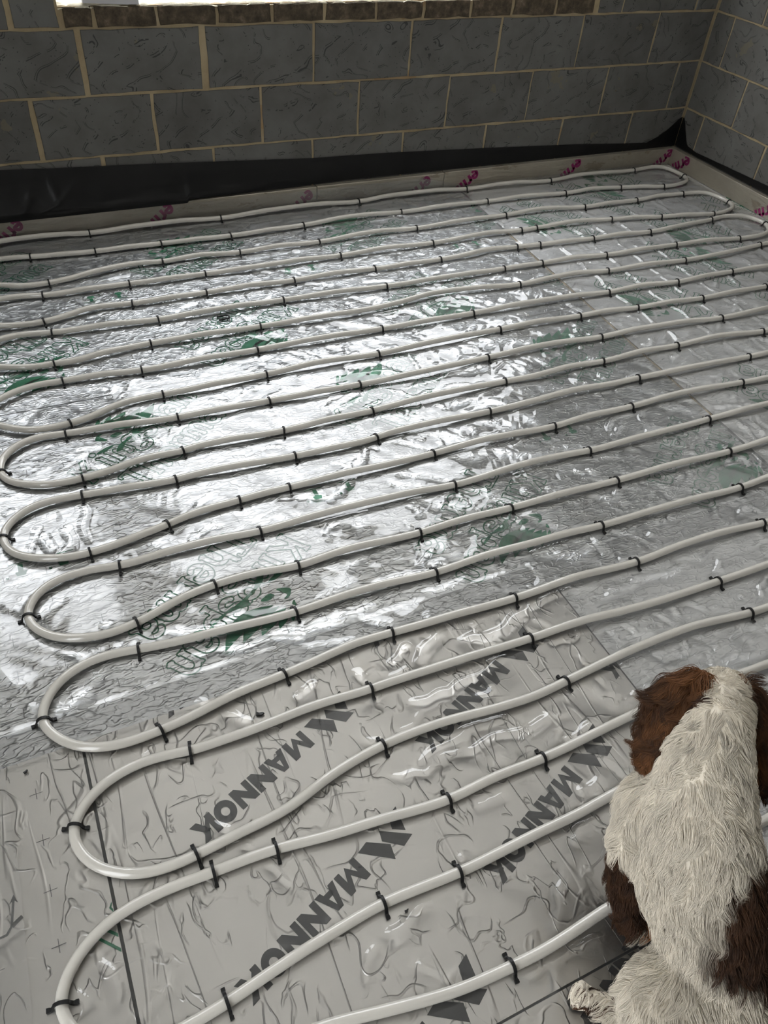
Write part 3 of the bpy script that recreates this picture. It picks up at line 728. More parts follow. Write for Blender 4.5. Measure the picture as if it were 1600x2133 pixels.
# ------------------------------------------------------------------ clear polythene sheet over the boards
SX0, SX1, SY0, SY1 = -4.05, -0.05, -3.62, -0.0415
STEP = 0.0046
sx_ = np.arange(SX0, SX1, STEP); sy_ = np.arange(SY0, SY1, STEP)
X, Y = np.meshgrid(sx_, sy_)
H = np.zeros_like(X)
def ridge(pts, amp, wid):
    """a standing fold along a polyline: sharp on one side, tapering to its ends"""
    P = np.array(pts)
    for k in range(len(P) - 1):
        a, b = P[k], P[k + 1]; ab = b - a; L = np.linalg.norm(ab)
        if L < 1e-6: continue
        u = ab / L; nv = np.array((-u[1], u[0]))
        m = 4 * wid + 0.02
        i0, i1 = np.searchsorted(sx_, [min(a[0], b[0]) - m, max(a[0], b[0]) + m]); j0, j1 = np.searchsorted(sy_, [min(a[1], b[1]) - m, max(a[1], b[1]) + m])
        if i1 <= i0 or j1 <= j0: continue
        xx = X[j0:j1, i0:i1] - a[0]; yy = Y[j0:j1, i0:i1] - a[1]
        t = (xx * u[0] + yy * u[1]) / L; dn = xx * nv[0] + yy * nv[1] + 0.006 * np.sin(t * 9 + a[0] * 50) * min(1, L / .2)
        tg = (k + t) / (len(P) - 1)
        env = np.clip(np.minimum(tg, 1 - tg) * 5 + 0.12, 0, 1) * ((t > -0.02) & (t < 1.02))
        pr_ = np.where(dn > 0, np.exp(-(dn / wid) ** 2), np.exp(-(dn / (wid * 2.2)) ** 2))
        np.maximum(H[j0:j1, i0:i1], amp * env * pr_, out=H[j0:j1, i0:i1])
RIDGES = [[(-2.742, -2.494), (-2.655, -2.506), (-2.526, -2.465), (-2.405, -2.453)], [(-2.746, -2.488), (-2.648, -2.504), (-2.527, -2.478)], [(-2.999, -2.741), (-2.834, -2.705), (-2.74, -2.702)], [(-2.977, -2.743), (-2.791, -2.748), (-2.584, -2.757)], [(-3.18, -3.015), (-3.071, -2.984)], [(-2.701, -2.924), (-2.627, -2.915)], [(-2.988, -3.165), (-2.951, -3.162), (-2.87, -3.164), (-2.798, -3.167)], [(-3.472, -1.696), (-3.493, -1.857)], [(-3.525, -1.77), (-3.525, -1.872)], [(-3.441, -1.479), (-3.451, -1.566)], [(-3.59, -1.288), (-3.51, -1.18)], [(-3.325, -1.244), (-3.288, -1.168)], [(-3.29, -1.257), (-3.212, -1.151)], [(-2.875, -2.514), (-2.765, -2.438)], [(-2.926, -2.493), (-2.855, -2.449)], [(-3.335, -2.299), (-3.289, -2.296), (-3.077, -2.329), (-2.885, -2.319)], [(-2.93, -2.601), (-2.822, -2.605), (-2.647, -2.57)], [(-2.357, -2.52), (-2.204, -2.502), (-2.022, -2.501)], [(-2.314, -2.503), (-2.163, -2.492)], [(-2.434, -2.792), (-2.252, -2.781), (-2.032, -2.795)], [(-2.351, -2.812), (-2.07, -2.833)], [(-2.659, -2.828), (-2.557, -2.794)], [(-3.441, -0.245), (-3.398, -0.39)], [(-3.431, -0.236), (-3.389, -0.393)], [(-3.465, -0.448), (-3.294, -0.462), (-3.006, -0.47)], [(-2.753, -0.462), (-2.217, -0.438), (-1.785, -0.414)], [(-2.784, -0.43), (-2.3, -0.366)]]
for r in RIDGES: ridge(r, rng.uniform(.005, .009), rng.uniform(.006, .010))
for x in (-0.69, -0.98, -1.11, -1.27, -0.84, -0.5, -0.33):        # folds left from the roll, running towards the window wall
    ridge([(x + 0.015 * math.sin(q), -0.25 - 0.22 * q) for q in range(8)][::-1], .0075, .0052)
def density(x, y):
    d = 0.25 + 0.75 * (1 / (1 + math.exp(-(x + 2.85) / 0.16)))
    return d
cnt = 0
while cnt < 1000:
    x = rng.uniform(-3.7, -0.1); y = rng.uniform(-3.5, -0.1)
    if rng.random() > density(x, y): continue
    cnt += 1
    a = rng.choice([rng.gauss(0.35, 0.35), rng.gauss(1.35, 0.45), rng.gauss(-0.55, 0.4)]); L = rng.uniform(0.03, 0.20) * rng.choice([0.5, 1, 1.3])
    bend = rng.gauss(0, 0.25)
    pts = [(x + math.cos(a + bend * q) * L * q / 3, y + math.sin(a + bend * q) * L * q / 3) for q in range(4)]
    ridge(pts, rng.uniform(.002, .0065), rng.uniform(.004, .008))
# broad pillows of trapped air
low = sum(a * np.sin(X * fx + Y * fy + p) for a, fx, fy, p in ((.0011, 9, 4, 0), (.0010, -5, 13, 1), (.0008, 21, 9, 2), (.0006, 15, -26, 3), (.0005, 38, 22, .4)))
def worley(U, V, seed):
    r = np.random.default_rng(seed); n = 96; jx, jy = r.random((n, n)), r.random((n, n))
    iu, iv = np.floor(U).astype(int), np.floor(V).astype(int); best = np.full(U.shape, 9.0)
    for du in (-1, 0, 1):
        for dv in (-1, 0, 1):
            cu, cv = iu + du, iv + dv
            best = np.minimum(best, (cu + jx[cu % n, cv % n] - U) ** 2 + (cv + jy[cu % n, cv % n] - V) ** 2)
    return np.sqrt(best)
def sstep(x, a, b):
    t = np.clip((x - a) / (b - a), 0, 1); return t * t * (3 - 2 * t)
wu = X + 0.045 * np.sin(Y * 11 + 2 * np.sin(X * 7)); wv = Y + 0.045 * np.sin(X * 13 + 2 * np.sin(Y * 6))
ca_, sa_ = math.cos(.5), math.sin(.5); ru, rv = wu * ca_ - wv * sa_, wu * sa_ + wv * ca_
facet = worley(ru * 7.2, rv * 13.5, 5) + 0.35 * worley(ru * 38.0, rv * 19.0, 6)
slackw = 0.35 + 0.65 * sstep(X, -3.15, -2.35)
blot = np.sin(X * 9 + 2.1 * np.sin(Y * 7 + 1)) * np.sin(Y * 11 + 1.7 * np.sin(X * 8)) + 0.5 * np.sin(X * 23 + Y * 17)
H = H + 0.0050 * facet * slackw * (0.30 + 1.3 * sstep(blot, -0.1, 0.7))
Z = 0.0016 + H + np.clip(low, 0, 1) * (0.35 + 0.65 / (1 + np.exp(-(X + 2.8) / 0.2)))
# the pipe presses the sheet down on the boards
RUNS = {
    '1': [(-3.5253, -0.0656, 0), (-3.4335, -0.0549, 0), (-3.3402, -0.0507, 0), (-3.1790, -0.0701, 1), (-3.0041, -0.0696, 0), (-2.7460, -0.0677, 0), (-2.6178, -0.0754, 1), (-2.3593, -0.0638, 0), (-2.1831, -0.0600, 0), (-1.9540, -0.0701, 1), (-1.8133, -0.0573, 0), (-1.5502, -0.0527, 0), (-1.3662, -0.0705, 1), (-1.1110, -0.0743, 0), (-0.8759, -0.0898, 1), (-0.6993, -0.0735, 0), (-0.4701, -0.0839, 0), (-0.3240, -0.0823, 1)],
    '1-2': [(-0.1994, -0.0744, 0), (-0.1317, -0.0949, 0), (-0.0986, -0.1568, 0), (-0.0887, -0.2294, 1), (-0.1094, -0.2757, 0), (-0.1585, -0.3054, 0), (-0.2292, -0.3204, 0)],
    '2': [(-3.5398, -0.2167, 0), (-3.4868, -0.2114, 0), (-3.4269, -0.2208, 1), (-3.3201, -0.2365, 0), (-3.1866, -0.2433, 1), (-3.0648, -0.2458, 0), (-2.9237, -0.2472, 1), (-2.7954, -0.2556, 0), (-2.6300, -0.2558, 1), (-2.4804, -0.2561, 0), (-2.2950, -0.2423, 1), (-2.1028, -0.2288, 0), (-1.8929, -0.2295, 0), (-1.8046, -0.2347, 1), (-1.5806, -0.2360, 0), (-1.3414, -0.2329, 1), (-1.1414, -0.2375, 0), (-0.8926, -0.2502, 1), (-0.7093, -0.2482, 0), (-0.5546, -0.2648, 1), (-0.4297, -0.2894, 0), (-0.3107, -0.3156, 1)],
    '3': [(-3.5601, -0.4282, 0), (-3.5004, -0.4535, 0), (-3.4377, -0.4567, 0), (-3.3896, -0.4541, 1), (-3.3066, -0.4433, 0), (-3.2142, -0.4212, 0), (-3.1198, -0.4034, 0), (-3.0249, -0.3950, 0), (-2.9515, -0.4064, 1), (-2.8330, -0.3983, 0), (-2.6385, -0.4148, 1), (-2.4799, -0.4123, 0), (-2.2889, -0.4175, 1), (-2.0907, -0.4054, 0), (-1.9726, -0.4017, 0), (-1.8159, -0.4119, 1), (-1.6090, -0.4075, 0), (-1.3386, -0.3986, 1), (-1.1368, -0.3936, 0), (-0.8971, -0.4231, 1), (-0.7273, -0.4247, 0), (-0.5769, -0.4275, 1), (-0.4145, -0.4168, 0), (-0.2741, -0.4225, 1)],
    '3-4': [(-0.1871, -0.4328, 0), (-0.1225, -0.4709, 0), (-0.1038, -0.5316, 0), (-0.0926, -0.5816, 1), (-0.1032, -0.6174, 0), (-0.1369, -0.6463, 0), (-0.2025, -0.6732, 0)],
    '4': [(-3.5705, -0.5368, 0), (-3.5373, -0.5291, 0), (-3.4881, -0.5289, 0), (-3.4244, -0.5435, 1), (-3.3442, -0.5481, 0), (-3.2366, -0.5484, 0), (-3.1143, -0.5455, 1), (-3.0139, -0.5537, 0), (-2.8214, -0.5538, 1), (-2.6328, -0.5619, 0), (-2.4270, -0.5588, 0), (-2.2483, -0.5617, 1), (-2.0459, -0.5602, 0), (-1.9621, -0.5647, 0), (-1.8143, -0.5658, 1), (-1.6651, -0.5660, 0), (-1.5032, -0.5557, 0), (-1.3560, -0.5654, 1), (-1.2694, -0.5637, 1), (-1.1593, -0.5615, 0), (-0.9774, -0.5677, 0), (-0.8527, -0.5833, 1), (-0.7169, -0.6029, 0), (-0.5841, -0.6286, 1), (-0.4538, -0.6476, 0), (-0.2929, -0.6748, 1)],
    '5': [(-3.5883, -0.7224, 0), (-3.5312, -0.7327, 0), (-3.4464, -0.7325, 1), (-3.3696, -0.7169, 0), (-3.3048, -0.6982, 0), (-3.2403, -0.6893, 0), (-3.1332, -0.6969, 1), (-3.0254, -0.7005, 0), (-2.8575, -0.6981, 1), (-2.7016, -0.7008, 0), (-2.5082, -0.7071, 1), (-2.3534, -0.7057, 0), (-2.1617, -0.7106, 1), (-2.1176, -0.7152, 0), (-1.8568, -0.7165, 1), (-1.7176, -0.7141, 0), (-1.5881, -0.6990, 0), (-1.4665, -0.7082, 1), (-1.3491, -0.7180, 1), (-1.0742, -0.7350, 1), (-0.9094, -0.7397, 0), (-0.7562, -0.7545, 1), (-0.5770, -0.7472, 0), (-0.3567, -0.7280, 1)],
    '5-6': [(-0.2827, -0.7171, 0), (-0.2113, -0.7253, 0), (-0.1442, -0.7557, 0), (-0.1087, -0.8020, 0), (-0.1045, -0.8505, 1), (-0.1272, -0.8892, 0), (-0.1848, -0.9349, 0), (-0.2454, -0.9486, 0)],
    '6': [(-3.5973, -0.8168, 0), (-3.5579, -0.8019, 0), (-3.5002, -0.8008, 0), (-3.4275, -0.8124, 1), (-3.3053, -0.8234, 0), (-3.2034, -0.8271, 0), (-3.0725, -0.8368, 1), (-2.9487, -0.8379, 0), (-2.7682, -0.8384, 0), (-2.5992, -0.8404, 1), (-2.4119, -0.8510, 0), (-2.1833, -0.8573, 0), (-2.1764, -0.8595, 1), (-2.0282, -0.8692, 0), (-1.8634, -0.8723, 0), (-1.6324, -0.8716, 1), (-1.4445, -0.8751, 1), (-1.2658, -0.8786, 0), (-1.1144, -0.8939, 1), (-0.9196, -0.9028, 0), (-0.7258, -0.9032, 1), (-0.5420, -0.9182, 0), (-0.3724, -0.9386, 1)],
    '7': [(-3.6132, -0.9824, 0), (-3.5252, -1.0088, 0), (-3.4510, -1.0082, 1), (-3.3764, -1.0148, 0), (-3.2965, -0.9997, 0), (-3.2159, -0.9916, 0), (-3.1301, -0.9843, 1), (-2.9888, -0.9903, 0), (-2.8607, -0.9948, 0), (-2.7387, -0.9962, 1), (-2.4989, -1.0076, 0), (-2.2530, -1.0080, 0), (-2.0290, -0.9766, 0), (-1.8180, -0.9919, 0), (-1.6406, -1.0106, 1), (-1.3537, -1.0036, 0), (-1.2006, -1.0223, 1), (-0.9898, -1.0323, 0), (-0.7937, -1.0440, 1), (-0.5521, -1.0491, 0), (-0.4287, -1.0353, 0), (-0.3234, -1.0238, 1), (-0.2618, -1.0197, 0)],
    '8': [(-3.6309, -1.1667, 0), (-3.5865, -1.1388, 0), (-3.5204, -1.1174, 0), (-3.4389, -1.1175, 1), (-3.3189, -1.1231, 0), (-3.1937, -1.1367, 1), (-3.0283, -1.1404, 0), (-2.8002, -1.1389, 1), (-2.5990, -1.1446, 0), (-2.3276, -1.1484, 1), (-2.1226, -1.1571, 0), (-1.9426, -1.1550, 1), (-1.6385, -1.1602, 0), (-1.4696, -1.1683, 0), (-1.3169, -1.1802, 1), (-1.1424, -1.1817, 0), (-0.9671, -1.1981, 1), (-0.7924, -1.1961, 0), (-0.6610, -1.1963, 1), (-0.5516, -1.2005, 0), (-0.4546, -1.2122, 0)],
    '9': [(-3.6438, -1.3015, 0), (-3.5975, -1.3333, 0), (-3.5496, -1.3505, 0), (-3.4541, -1.3478, 1), (-3.3933, -1.3380, 0), (-3.3168, -1.3101, 0), (-3.2587, -1.2940, 0), (-3.1605, -1.2910, 1), (-3.0690, -1.2950, 0), (-2.8195, -1.2909, 1), (-2.6536, -1.2869, 0), (-2.4116, -1.2977, 1), (-2.3870, -1.2978, 0), (-2.1449, -1.2954, 0), (-1.9079, -1.2905, 1), (-1.7268, -1.2951, 0), (-1.5515, -1.3050, 1), (-1.4231, -1.3079, 0), (-1.2795, -1.3245, 1), (-1.1090, -1.3336, 0), (-0.9592, -1.3451, 1), (-0.6151, -1.3516, 1), (-0.5941, -1.3515, 0)],
    '10-11': [(-3.6298, -1.4217, 0), (-3.6518, -1.4505, 0), (-3.6599, -1.4697, 0), (-3.6633, -1.5120, 1), (-3.6573, -1.5383, 0), (-3.6297, -1.5696, 0), (-3.5805, -1.5974, 0)],
    '10': [(-3.5881, -1.3963, 0), (-3.5373, -1.3851, 0), (-3.4719, -1.3936, 1), (-3.3865, -1.3999, 0), (-3.2832, -1.4120, 0), (-3.1508, -1.4243, 1), (-3.1032, -1.4250, 0), (-2.9909, -1.4318, 0), (-2.8567, -1.4351, 1), (-2.7136, -1.4435, 0), (-2.5479, -1.4472, 1), (-2.4584, -1.4523, 0), (-2.2532, -1.4544, 0), (-2.0493, -1.4442, 1), (-1.8767, -1.4443, 0), (-1.6710, -1.4546, 0), (-1.5634, -1.4621, 1), (-1.4534, -1.4625, 0), (-1.3411, -1.4674, 0), (-1.1723, -1.4804, 0), (-0.9963, -1.4992, 1), (-0.7477, -1.5049, 0)],
    '11': [(-3.5353, -1.6100, 0), (-3.4580, -1.6096, 1), (-3.3899, -1.6050, 0), (-3.2857, -1.5875, 0), (-3.2331, -1.5837, 0), (-3.1713, -1.5889, 1), (-3.1443, -1.5810, 0), (-2.8663, -1.5960, 1), (-2.7310, -1.5933, 0), (-2.5706, -1.5939, 1), (-2.5232, -1.5923, 0), (-2.3022, -1.5906, 0), (-2.0688, -1.5943, 1), (-1.9292, -1.6042, 0), (-1.7701, -1.5955, 0), (-1.6568, -1.6032, 1), (-1.4763, -1.5999, 0), (-1.3159, -1.6061, 1), (-1.1042, -1.6096, 0), (-0.9137, -1.6356, 1), (-0.8802, -1.6373, 0)],
    '12': [(-3.5442, -1.6736, 0), (-3.4704, -1.6785, 1), (-3.3733, -1.6888, 0), (-3.2261, -1.7037, 1), (-3.1758, -1.7006, 0), (-3.0380, -1.7097, 0), (-2.8741, -1.7208, 1), (-2.7064, -1.7281, 0), (-2.6141, -1.7245, 1), (-2.5811, -1.7175, 0), (-2.3718, -1.7214, 0), (-2.2063, -1.7262, 1), (-2.0588, -1.7295, 0), (-1.8611, -1.7247, 0), (-1.7411, -1.7342, 0), (-1.6010, -1.7326, 1), (-1.4549, -1.7433, 0), (-1.2917, -1.7502, 0), (-1.1032, -1.7596, 1), (-1.0055, -1.7624, 0)],
    '12-13': [(-3.6065, -1.6851, 0), (-3.6543, -1.7154, 0), (-3.6776, -1.7441, 0), (-3.6848, -1.7713, 1), (-3.6809, -1.8066, 0), (-3.6671, -1.8363, 0), (-3.6418, -1.8614, 0), (-3.6018, -1.8812, 0)],
    '13': [(-3.5471, -1.8981, 0), (-3.4888, -1.9008, 1), (-3.4141, -1.8958, 0), (-3.3504, -1.8833, 0), (-3.2862, -1.8699, 1), (-3.2164, -1.8549, 0), (-3.0839, -1.8467, 1), (-3.0101, -1.8431, 0), (-2.9338, -1.8449, 1), (-2.7945, -1.8474, 0), (-2.6445, -1.8545, 0), (-2.4800, -1.8529, 1), (-2.3141, -1.8517, 0), (-2.0492, -1.8665, 1), (-1.9578, -1.8623, 0), (-1.7360, -1.8645, 1), (-1.5555, -1.8625, 0), (-1.4008, -1.8713, 0), (-1.2543, -1.8819, 1), (-1.1360, -1.8927, 0)],
    '14': [(-3.4853, -1.9610, 0), (-3.4292, -1.9721, 1), (-3.3391, -1.9698, 0), (-3.2464, -1.9686, 0), (-3.1522, -1.9733, 0), (-3.0644, -1.9809, 1), (-2.8845, -1.9806, 0), (-2.7054, -1.9863, 0), (-2.5936, -1.9908, 0), (-2.4842, -2.0015, 1), (-2.2304, -1.9981, 0), (-2.0576, -2.0040, 0), (-2.0089, -2.0094, 1), (-1.8310, -2.0138, 0), (-1.6599, -2.0161, 0), (-1.5284, -2.0119, 1), (-1.4231, -2.0142, 0), (-1.2609, -2.0175, 0)],
    '14-15': [(-3.5423, -1.9600, 0), (-3.6002, -1.9746, 0), (-3.6363, -2.0007, 0), (-3.6549, -2.0325, 0), (-3.6572, -2.0591, 1), (-3.6538, -2.0786, 0), (-3.6390, -2.1067, 0), (-3.6094, -2.1387, 0), (-3.5732, -2.1587, 0)],
    '15': [(-3.5224, -2.1718, 0), (-3.4824, -2.1731, 0), (-3.4257, -2.1639, 1), (-3.2873, -2.1243, 0), (-3.2270, -2.1170, 1), (-3.1332, -2.1177, 0), (-3.0156, -2.1330, 1), (-2.9090, -2.1272, 0), (-2.7738, -2.1342, 0), (-2.6695, -2.1392, 1), (-2.5561, -2.1380, 0), (-2.3843, -2.1441, 1), (-2.2846, -2.1472, 0), (-2.1612, -2.1514, 0), (-2.0175, -2.1554, 1), (-1.8542, -2.1604, 0), (-1.5850, -2.1702, 1), (-1.4145, -2.1709, 0)],
    '16': [(-3.5068, -2.2319, 0), (-3.4395, -2.2413, 1), (-3.3224, -2.2576, 0), (-3.2525, -2.2615, 0), (-3.1813, -2.2671, 0), (-3.0728, -2.2714, 1), (-2.9670, -2.2690, 0), (-2.8375, -2.2720, 0), (-2.6952, -2.2821, 1), (-2.5613, -2.2802, 0), (-2.4152, -2.2874, 0), (-2.2595, -2.2911, 0), (-2.1777, -2.2972, 1), (-2.0582, -2.3015, 0), (-1.8863, -2.3078, 0), (-1.6781, -2.3161, 1), (-1.5560, -2.3122, 0)],
    '16-17': [(-3.5735, -2.2430, 0), (-3.6201, -2.2677, 0), (-3.6492, -2.3010, 0), (-3.6615, -2.3305, 0), (-3.6622, -2.3486, 1), (-3.6582, -2.3684, 0), (-3.6453, -2.3946, 0), (-3.6216, -2.4251, 0), (-3.5943, -2.4457, 0)],
    '17': [(-3.5611, -2.4590, 0), (-3.5023, -2.4659, 0), (-3.4397, -2.4620, 1), (-3.3744, -2.4551, 0), (-3.2632, -2.4367, 0), (-3.1590, -2.4286, 1), (-3.0587, -2.4202, 0), (-2.9641, -2.4108, 0), (-2.8810, -2.4140, 1), (-2.7457, -2.4233, 0), (-2.5475, -2.4326, 1), (-2.3602, -2.4343, 0), (-2.1731, -2.4469, 1), (-2.0034, -2.4436, 0), (-1.8323, -2.4494, 0), (-1.7247, -2.4596, 1), (-1.7037, -2.4597, 0)],
    '18': [(-3.4536, -2.5212, 0), (-3.3971, -2.5318, 1), (-3.3320, -2.5338, 0), (-3.2679, -2.5363, 0), (-3.1304, -2.5303, 0), (-2.9972, -2.5372, 1), (-2.9601, -2.5371, 0), (-2.8414, -2.5438, 0), (-2.7166, -2.5494, 0), (-2.5787, -2.5543, 1), (-2.4474, -2.5581, 0), (-2.3113, -2.5739, 0), (-2.1631, -2.5823, 0), (-2.0077, -2.5843, 1), (-1.8344, -2.5902, 0)],
    '18-19': [(-3.5139, -2.5216, 0), (-3.5632, -2.5341, 0), (-3.6009, -2.5531, 0), (-3.6273, -2.5783, 0), (-3.6407, -2.6004, 1), (-3.6437, -2.6263, 0), (-3.6376, -2.6554, 0), (-3.6230, -2.6829, 0), (-3.6001, -2.7091, 0), (-3.5677, -2.7288, 0)],
    '19': [(-3.5273, -2.7416, 0), (-3.4842, -2.7450, 0), (-3.4401, -2.7425, 1), (-3.3554, -2.7346, 0), (-3.2555, -2.7257, 0), (-3.1402, -2.6924, 0), (-3.0251, -2.6729, 1), (-2.9085, -2.6734, 0), (-2.7668, -2.6897, 0), (-2.6608, -2.6962, 0), (-2.5706, -2.6892, 1), (-2.5379, -2.6867, 0), (-2.3557, -2.6783, 0), (-2.1682, -2.6795, 0), (-2.0090, -2.6981, 1), (-1.9463, -2.7020, 0)],
    '20': [(-3.5648, -2.7868, 0), (-3.4894, -2.7820, 0), (-3.4221, -2.7853, 1), (-3.3484, -2.7867, 0), (-3.2988, -2.7905, 1), (-3.1879, -2.8090, 0), (-3.0904, -2.8188, 0), (-2.9541, -2.8330, 1), (-2.8489, -2.8284, 0), (-2.7262, -2.8311, 1), (-2.6381, -2.8292, 0), (-2.4353, -2.8223, 0), (-2.1931, -2.8332, 0), (-2.0820, -2.8375, 0)],
    '20-21': [(-3.6299, -2.8053, 0), (-3.6789, -2.8390, 0), (-3.7018, -2.8751, 0), (-3.7051, -2.8923, 1), (-3.7043, -2.9073, 0), (-3.6941, -2.9370, 0), (-3.6667, -2.9703, 0), (-3.6305, -2.9933, 0), (-3.5807, -3.0051, 0)],
    '21': [(-3.5226, -3.0032, 0), (-3.4884, -2.9994, 0), (-3.4571, -2.9969, 1), (-3.4136, -2.9894, 0), (-3.3465, -2.9794, 0), (-3.2530, -2.9681, 0), (-3.1580, -2.9588, 1), (-3.0832, -2.9621, 0), (-3.0021, -2.9662, 1), (-2.9029, -2.9650, 0), (-2.8189, -2.9635, 0), (-2.7320, -2.9627, 0), (-2.6095, -2.9553, 0), (-2.4123, -2.9563, 0), (-2.2035, -2.9588, 0)],
    '22': [(-3.3533, -3.0900, 0), (-3.3056, -3.0967, 0), (-3.2268, -3.1138, 0), (-3.1023, -3.1361, 0), (-2.9966, -3.1420, 1), (-2.9372, -3.1442, 0), (-2.8564, -3.1395, 0), (-2.7852, -3.1333, 0), (-2.5671, -3.1319, 0), (-2.3700, -3.1252, 0)],
}
def pipe_points():
    """one continuous serpentine: list of (x, y, z)"""
    seq = []
    def left_bend(a, b, x=-3.70):
        ya, yb = a[1], b[1]; m = (ya + yb) / 2; h = abs(ya - yb) / 2
        return [(x + 0.05, ya + (m - ya) * .12), (x + 0.012, ya + (m - ya) * .5), (x, m), (x + 0.012, yb + (m - yb) * .5), (x + 0.05, yb + (m - yb) * .12)]
    def right_bend(a, b, x=-0.16):
        ya, yb = a[1], b[1]; m = (ya + yb) / 2
        pts = []
        xx = a[0] + 0.25
        while xx < x - 0.12: pts.append((xx, ya)); xx += 0.25
        pts += [(x - 0.05, ya + (m - ya) * .15), (x - 0.012, ya + (m - ya) * .5), (x, m), (x - 0.012, yb + (m - yb) * .5), (x - 0.05, yb + (m - yb) * .15)]
        back = []; xx = b[0] + 0.25
        while xx < x - 0.12: back.append((xx, yb)); xx += 0.25
        return pts + back[::-1]
    seq += [(-4.50, -0.09), (-4.2, -0.09), (-3.9, -0.088)]
    run = {k: [(x, y) for x, y, c in v] for k, v in RUNS.items()}
    seq += run['1'] + run['1-2'] + run['2'][::-1]
    for k in range(3, 23):
        key = '%d-%d' % (k - 1, k)
        pts = run[str(k)] if k % 2 else run[str(k)][::-1]     # odd runs go left to right
        if key in run: seq += run[key]
        elif k % 2: seq += left_bend(seq[-1], pts[0])
        else: seq += right_bend(seq[-1], pts[0])
        if k % 2 == 0 and key not in run: pass
        seq += pts
    return seq
def resample(pts, step):
    P = np.array(pts, float)
    keep = [0]
    for i in range(1, len(P)):
        if np.linalg.norm(P[i] - P[keep[-1]]) > 0.012: keep.append(i)
    P = P[keep]
    # centripetal Catmull-Rom
    ext = np.vstack([2 * P[0] - P[1], P, 2 * P[-1] - P[-2]]); out = []
    for i in range(1, len(ext) - 2):
        p0, p1, p2, p3 = ext[i - 1:i + 3]
        t0 = 0; t1 = t0 + np.linalg.norm(p1 - p0) ** .5; t2 = t1 + np.linalg.norm(p2 - p1) ** .5; t3 = t2 + np.linalg.norm(p3 - p2) ** .5
        n = max(2, int(np.linalg.norm(p2 - p1) / step))
        for t in np.linspace(t1, t2, n, endpoint=False):
            a1 = (t1 - t) / (t1 - t0) * p0 + (t - t0) / (t1 - t0) * p1; a2 = (t2 - t) / (t2 - t1) * p1 + (t - t1) / (t2 - t1) * p2; a3 = (t3 - t) / (t3 - t2) * p2 + (t - t2) / (t3 - t2) * p3
            b1 = (t2 - t) / (t2 - t0) * a1 + (t - t0) / (t2 - t0) * a2; b2 = (t3 - t) / (t3 - t1) * a2 + (t - t1) / (t3 - t1) * a3
            out.append((t2 - t) / (t2 - t1) * b1 + (t - t1) / (t2 - t1) * b2)
    out.append(P[-1]); out = np.array(out)
    for _ in range(6):
        out[1:-1] = out[1:-1] * .5 + (out[:-2] + out[2:]) * .25
    return out
PR = 0.0100
path = resample(pipe_points(), 0.013); path[:, 1] = np.minimum(path[:, 1], -0.0585)
dP = np.full(X.shape, 9.0)
for (px, py) in list(map(tuple, path)) + [(-2.866 + 0.01 * q, -0.885 + 0.01 * k) for q in range(-2, 6) for k in range(-2, 3)] + [(-1.640 + 0.01 * q, -2.352 - 0.01 * k) for q in range(-3, 4) for k in range(-2, 5)] + [(-3.238, -2.499)]:
    i0, i1 = np.searchsorted(sx_, [px - .025, px + .025]); j0, j1 = np.searchsorted(sy_, [py - .025, py + .025])
    if i1 > i0 and j1 > j0:
        d = np.hypot(X[j0:j1, i0:i1] - px, Y[j0:j1, i0:i1] - py); np.minimum(dP[j0:j1, i0:i1], d, out=dP[j0:j1, i0:i1])
press = np.clip((dP - 0.009) / 0.014, 0.0, 1)
press = press * press * (3 - 2 * press)
tz_ = 0.0014 * np.clip((0.05 - np.abs(Y + 2.383)) / 0.012, 0, 1) * (X < -1.6)
Z = 0.0012 + tz_ + (Z - 0.0012) * press * sstep(X, -3.76, -3.70)
del dP, H
# sheet turned up the edge strip along the window wall
nup = 14
rows_y = [SY1 + 0.004 * math.sin(min(1, q / 4) * math.pi / 2) for q in range(1, nup + 1)]
rows_z = [0.0 + 0.0062 * max(0, q - 2) for q in range(1, nup + 1)]
upx = np.where(sx_ < -1.6, 1.0, np.clip(1 - (sx_ + 1.6) / 0.3, 0.25, 1))
UX = np.repeat(sx_[None], nup, 0); UY = np.array(rows_y)[:, None] + 0 * UX
UZ = 0.002 + np.array(rows_z)[:, None] * upx[None]
UY = UY - 0.0014 * np.abs(np.sin(UX * 19 + UZ * 60)) - 0.0012 * np.abs(np.sin(UX * 47 - UZ * 120 + 1))
sheet = grid_obj('polythene_sheet', np.vstack([X, UX]), np.vstack([Y, UY]), np.vstack([Z, UZ]), M['sheet'])
tag(sheet, 'clear crinkled polythene sheet laid over the foil boards under the pipe', 'plastic sheet')

lx, ly = np.arange(-4.05, -3.742, 0.008), np.arange(-3.5, -2.41, 0.008)
LX, LY = np.meshgrid(lx, ly)
LX = LX + (LX > -3.752) * 0.004 * np.sin(LY * 9)
LZ = 0.0042 + 0.0016 * np.abs(np.sin(LX * 17 + LY * 9)) + 0.0012 * np.abs(np.sin(LX * 8 - LY * 31)) + 0.006 * np.exp(-((LY + 2.745 - 0.35 * (LX + 3.78)) / 0.006) ** 2)
tag(grid_obj('polythene_sheet', LX, LY, LZ, M['sheet']), 'second overlapping strip of clear polythene at the lower left edge', 'plastic sheet')

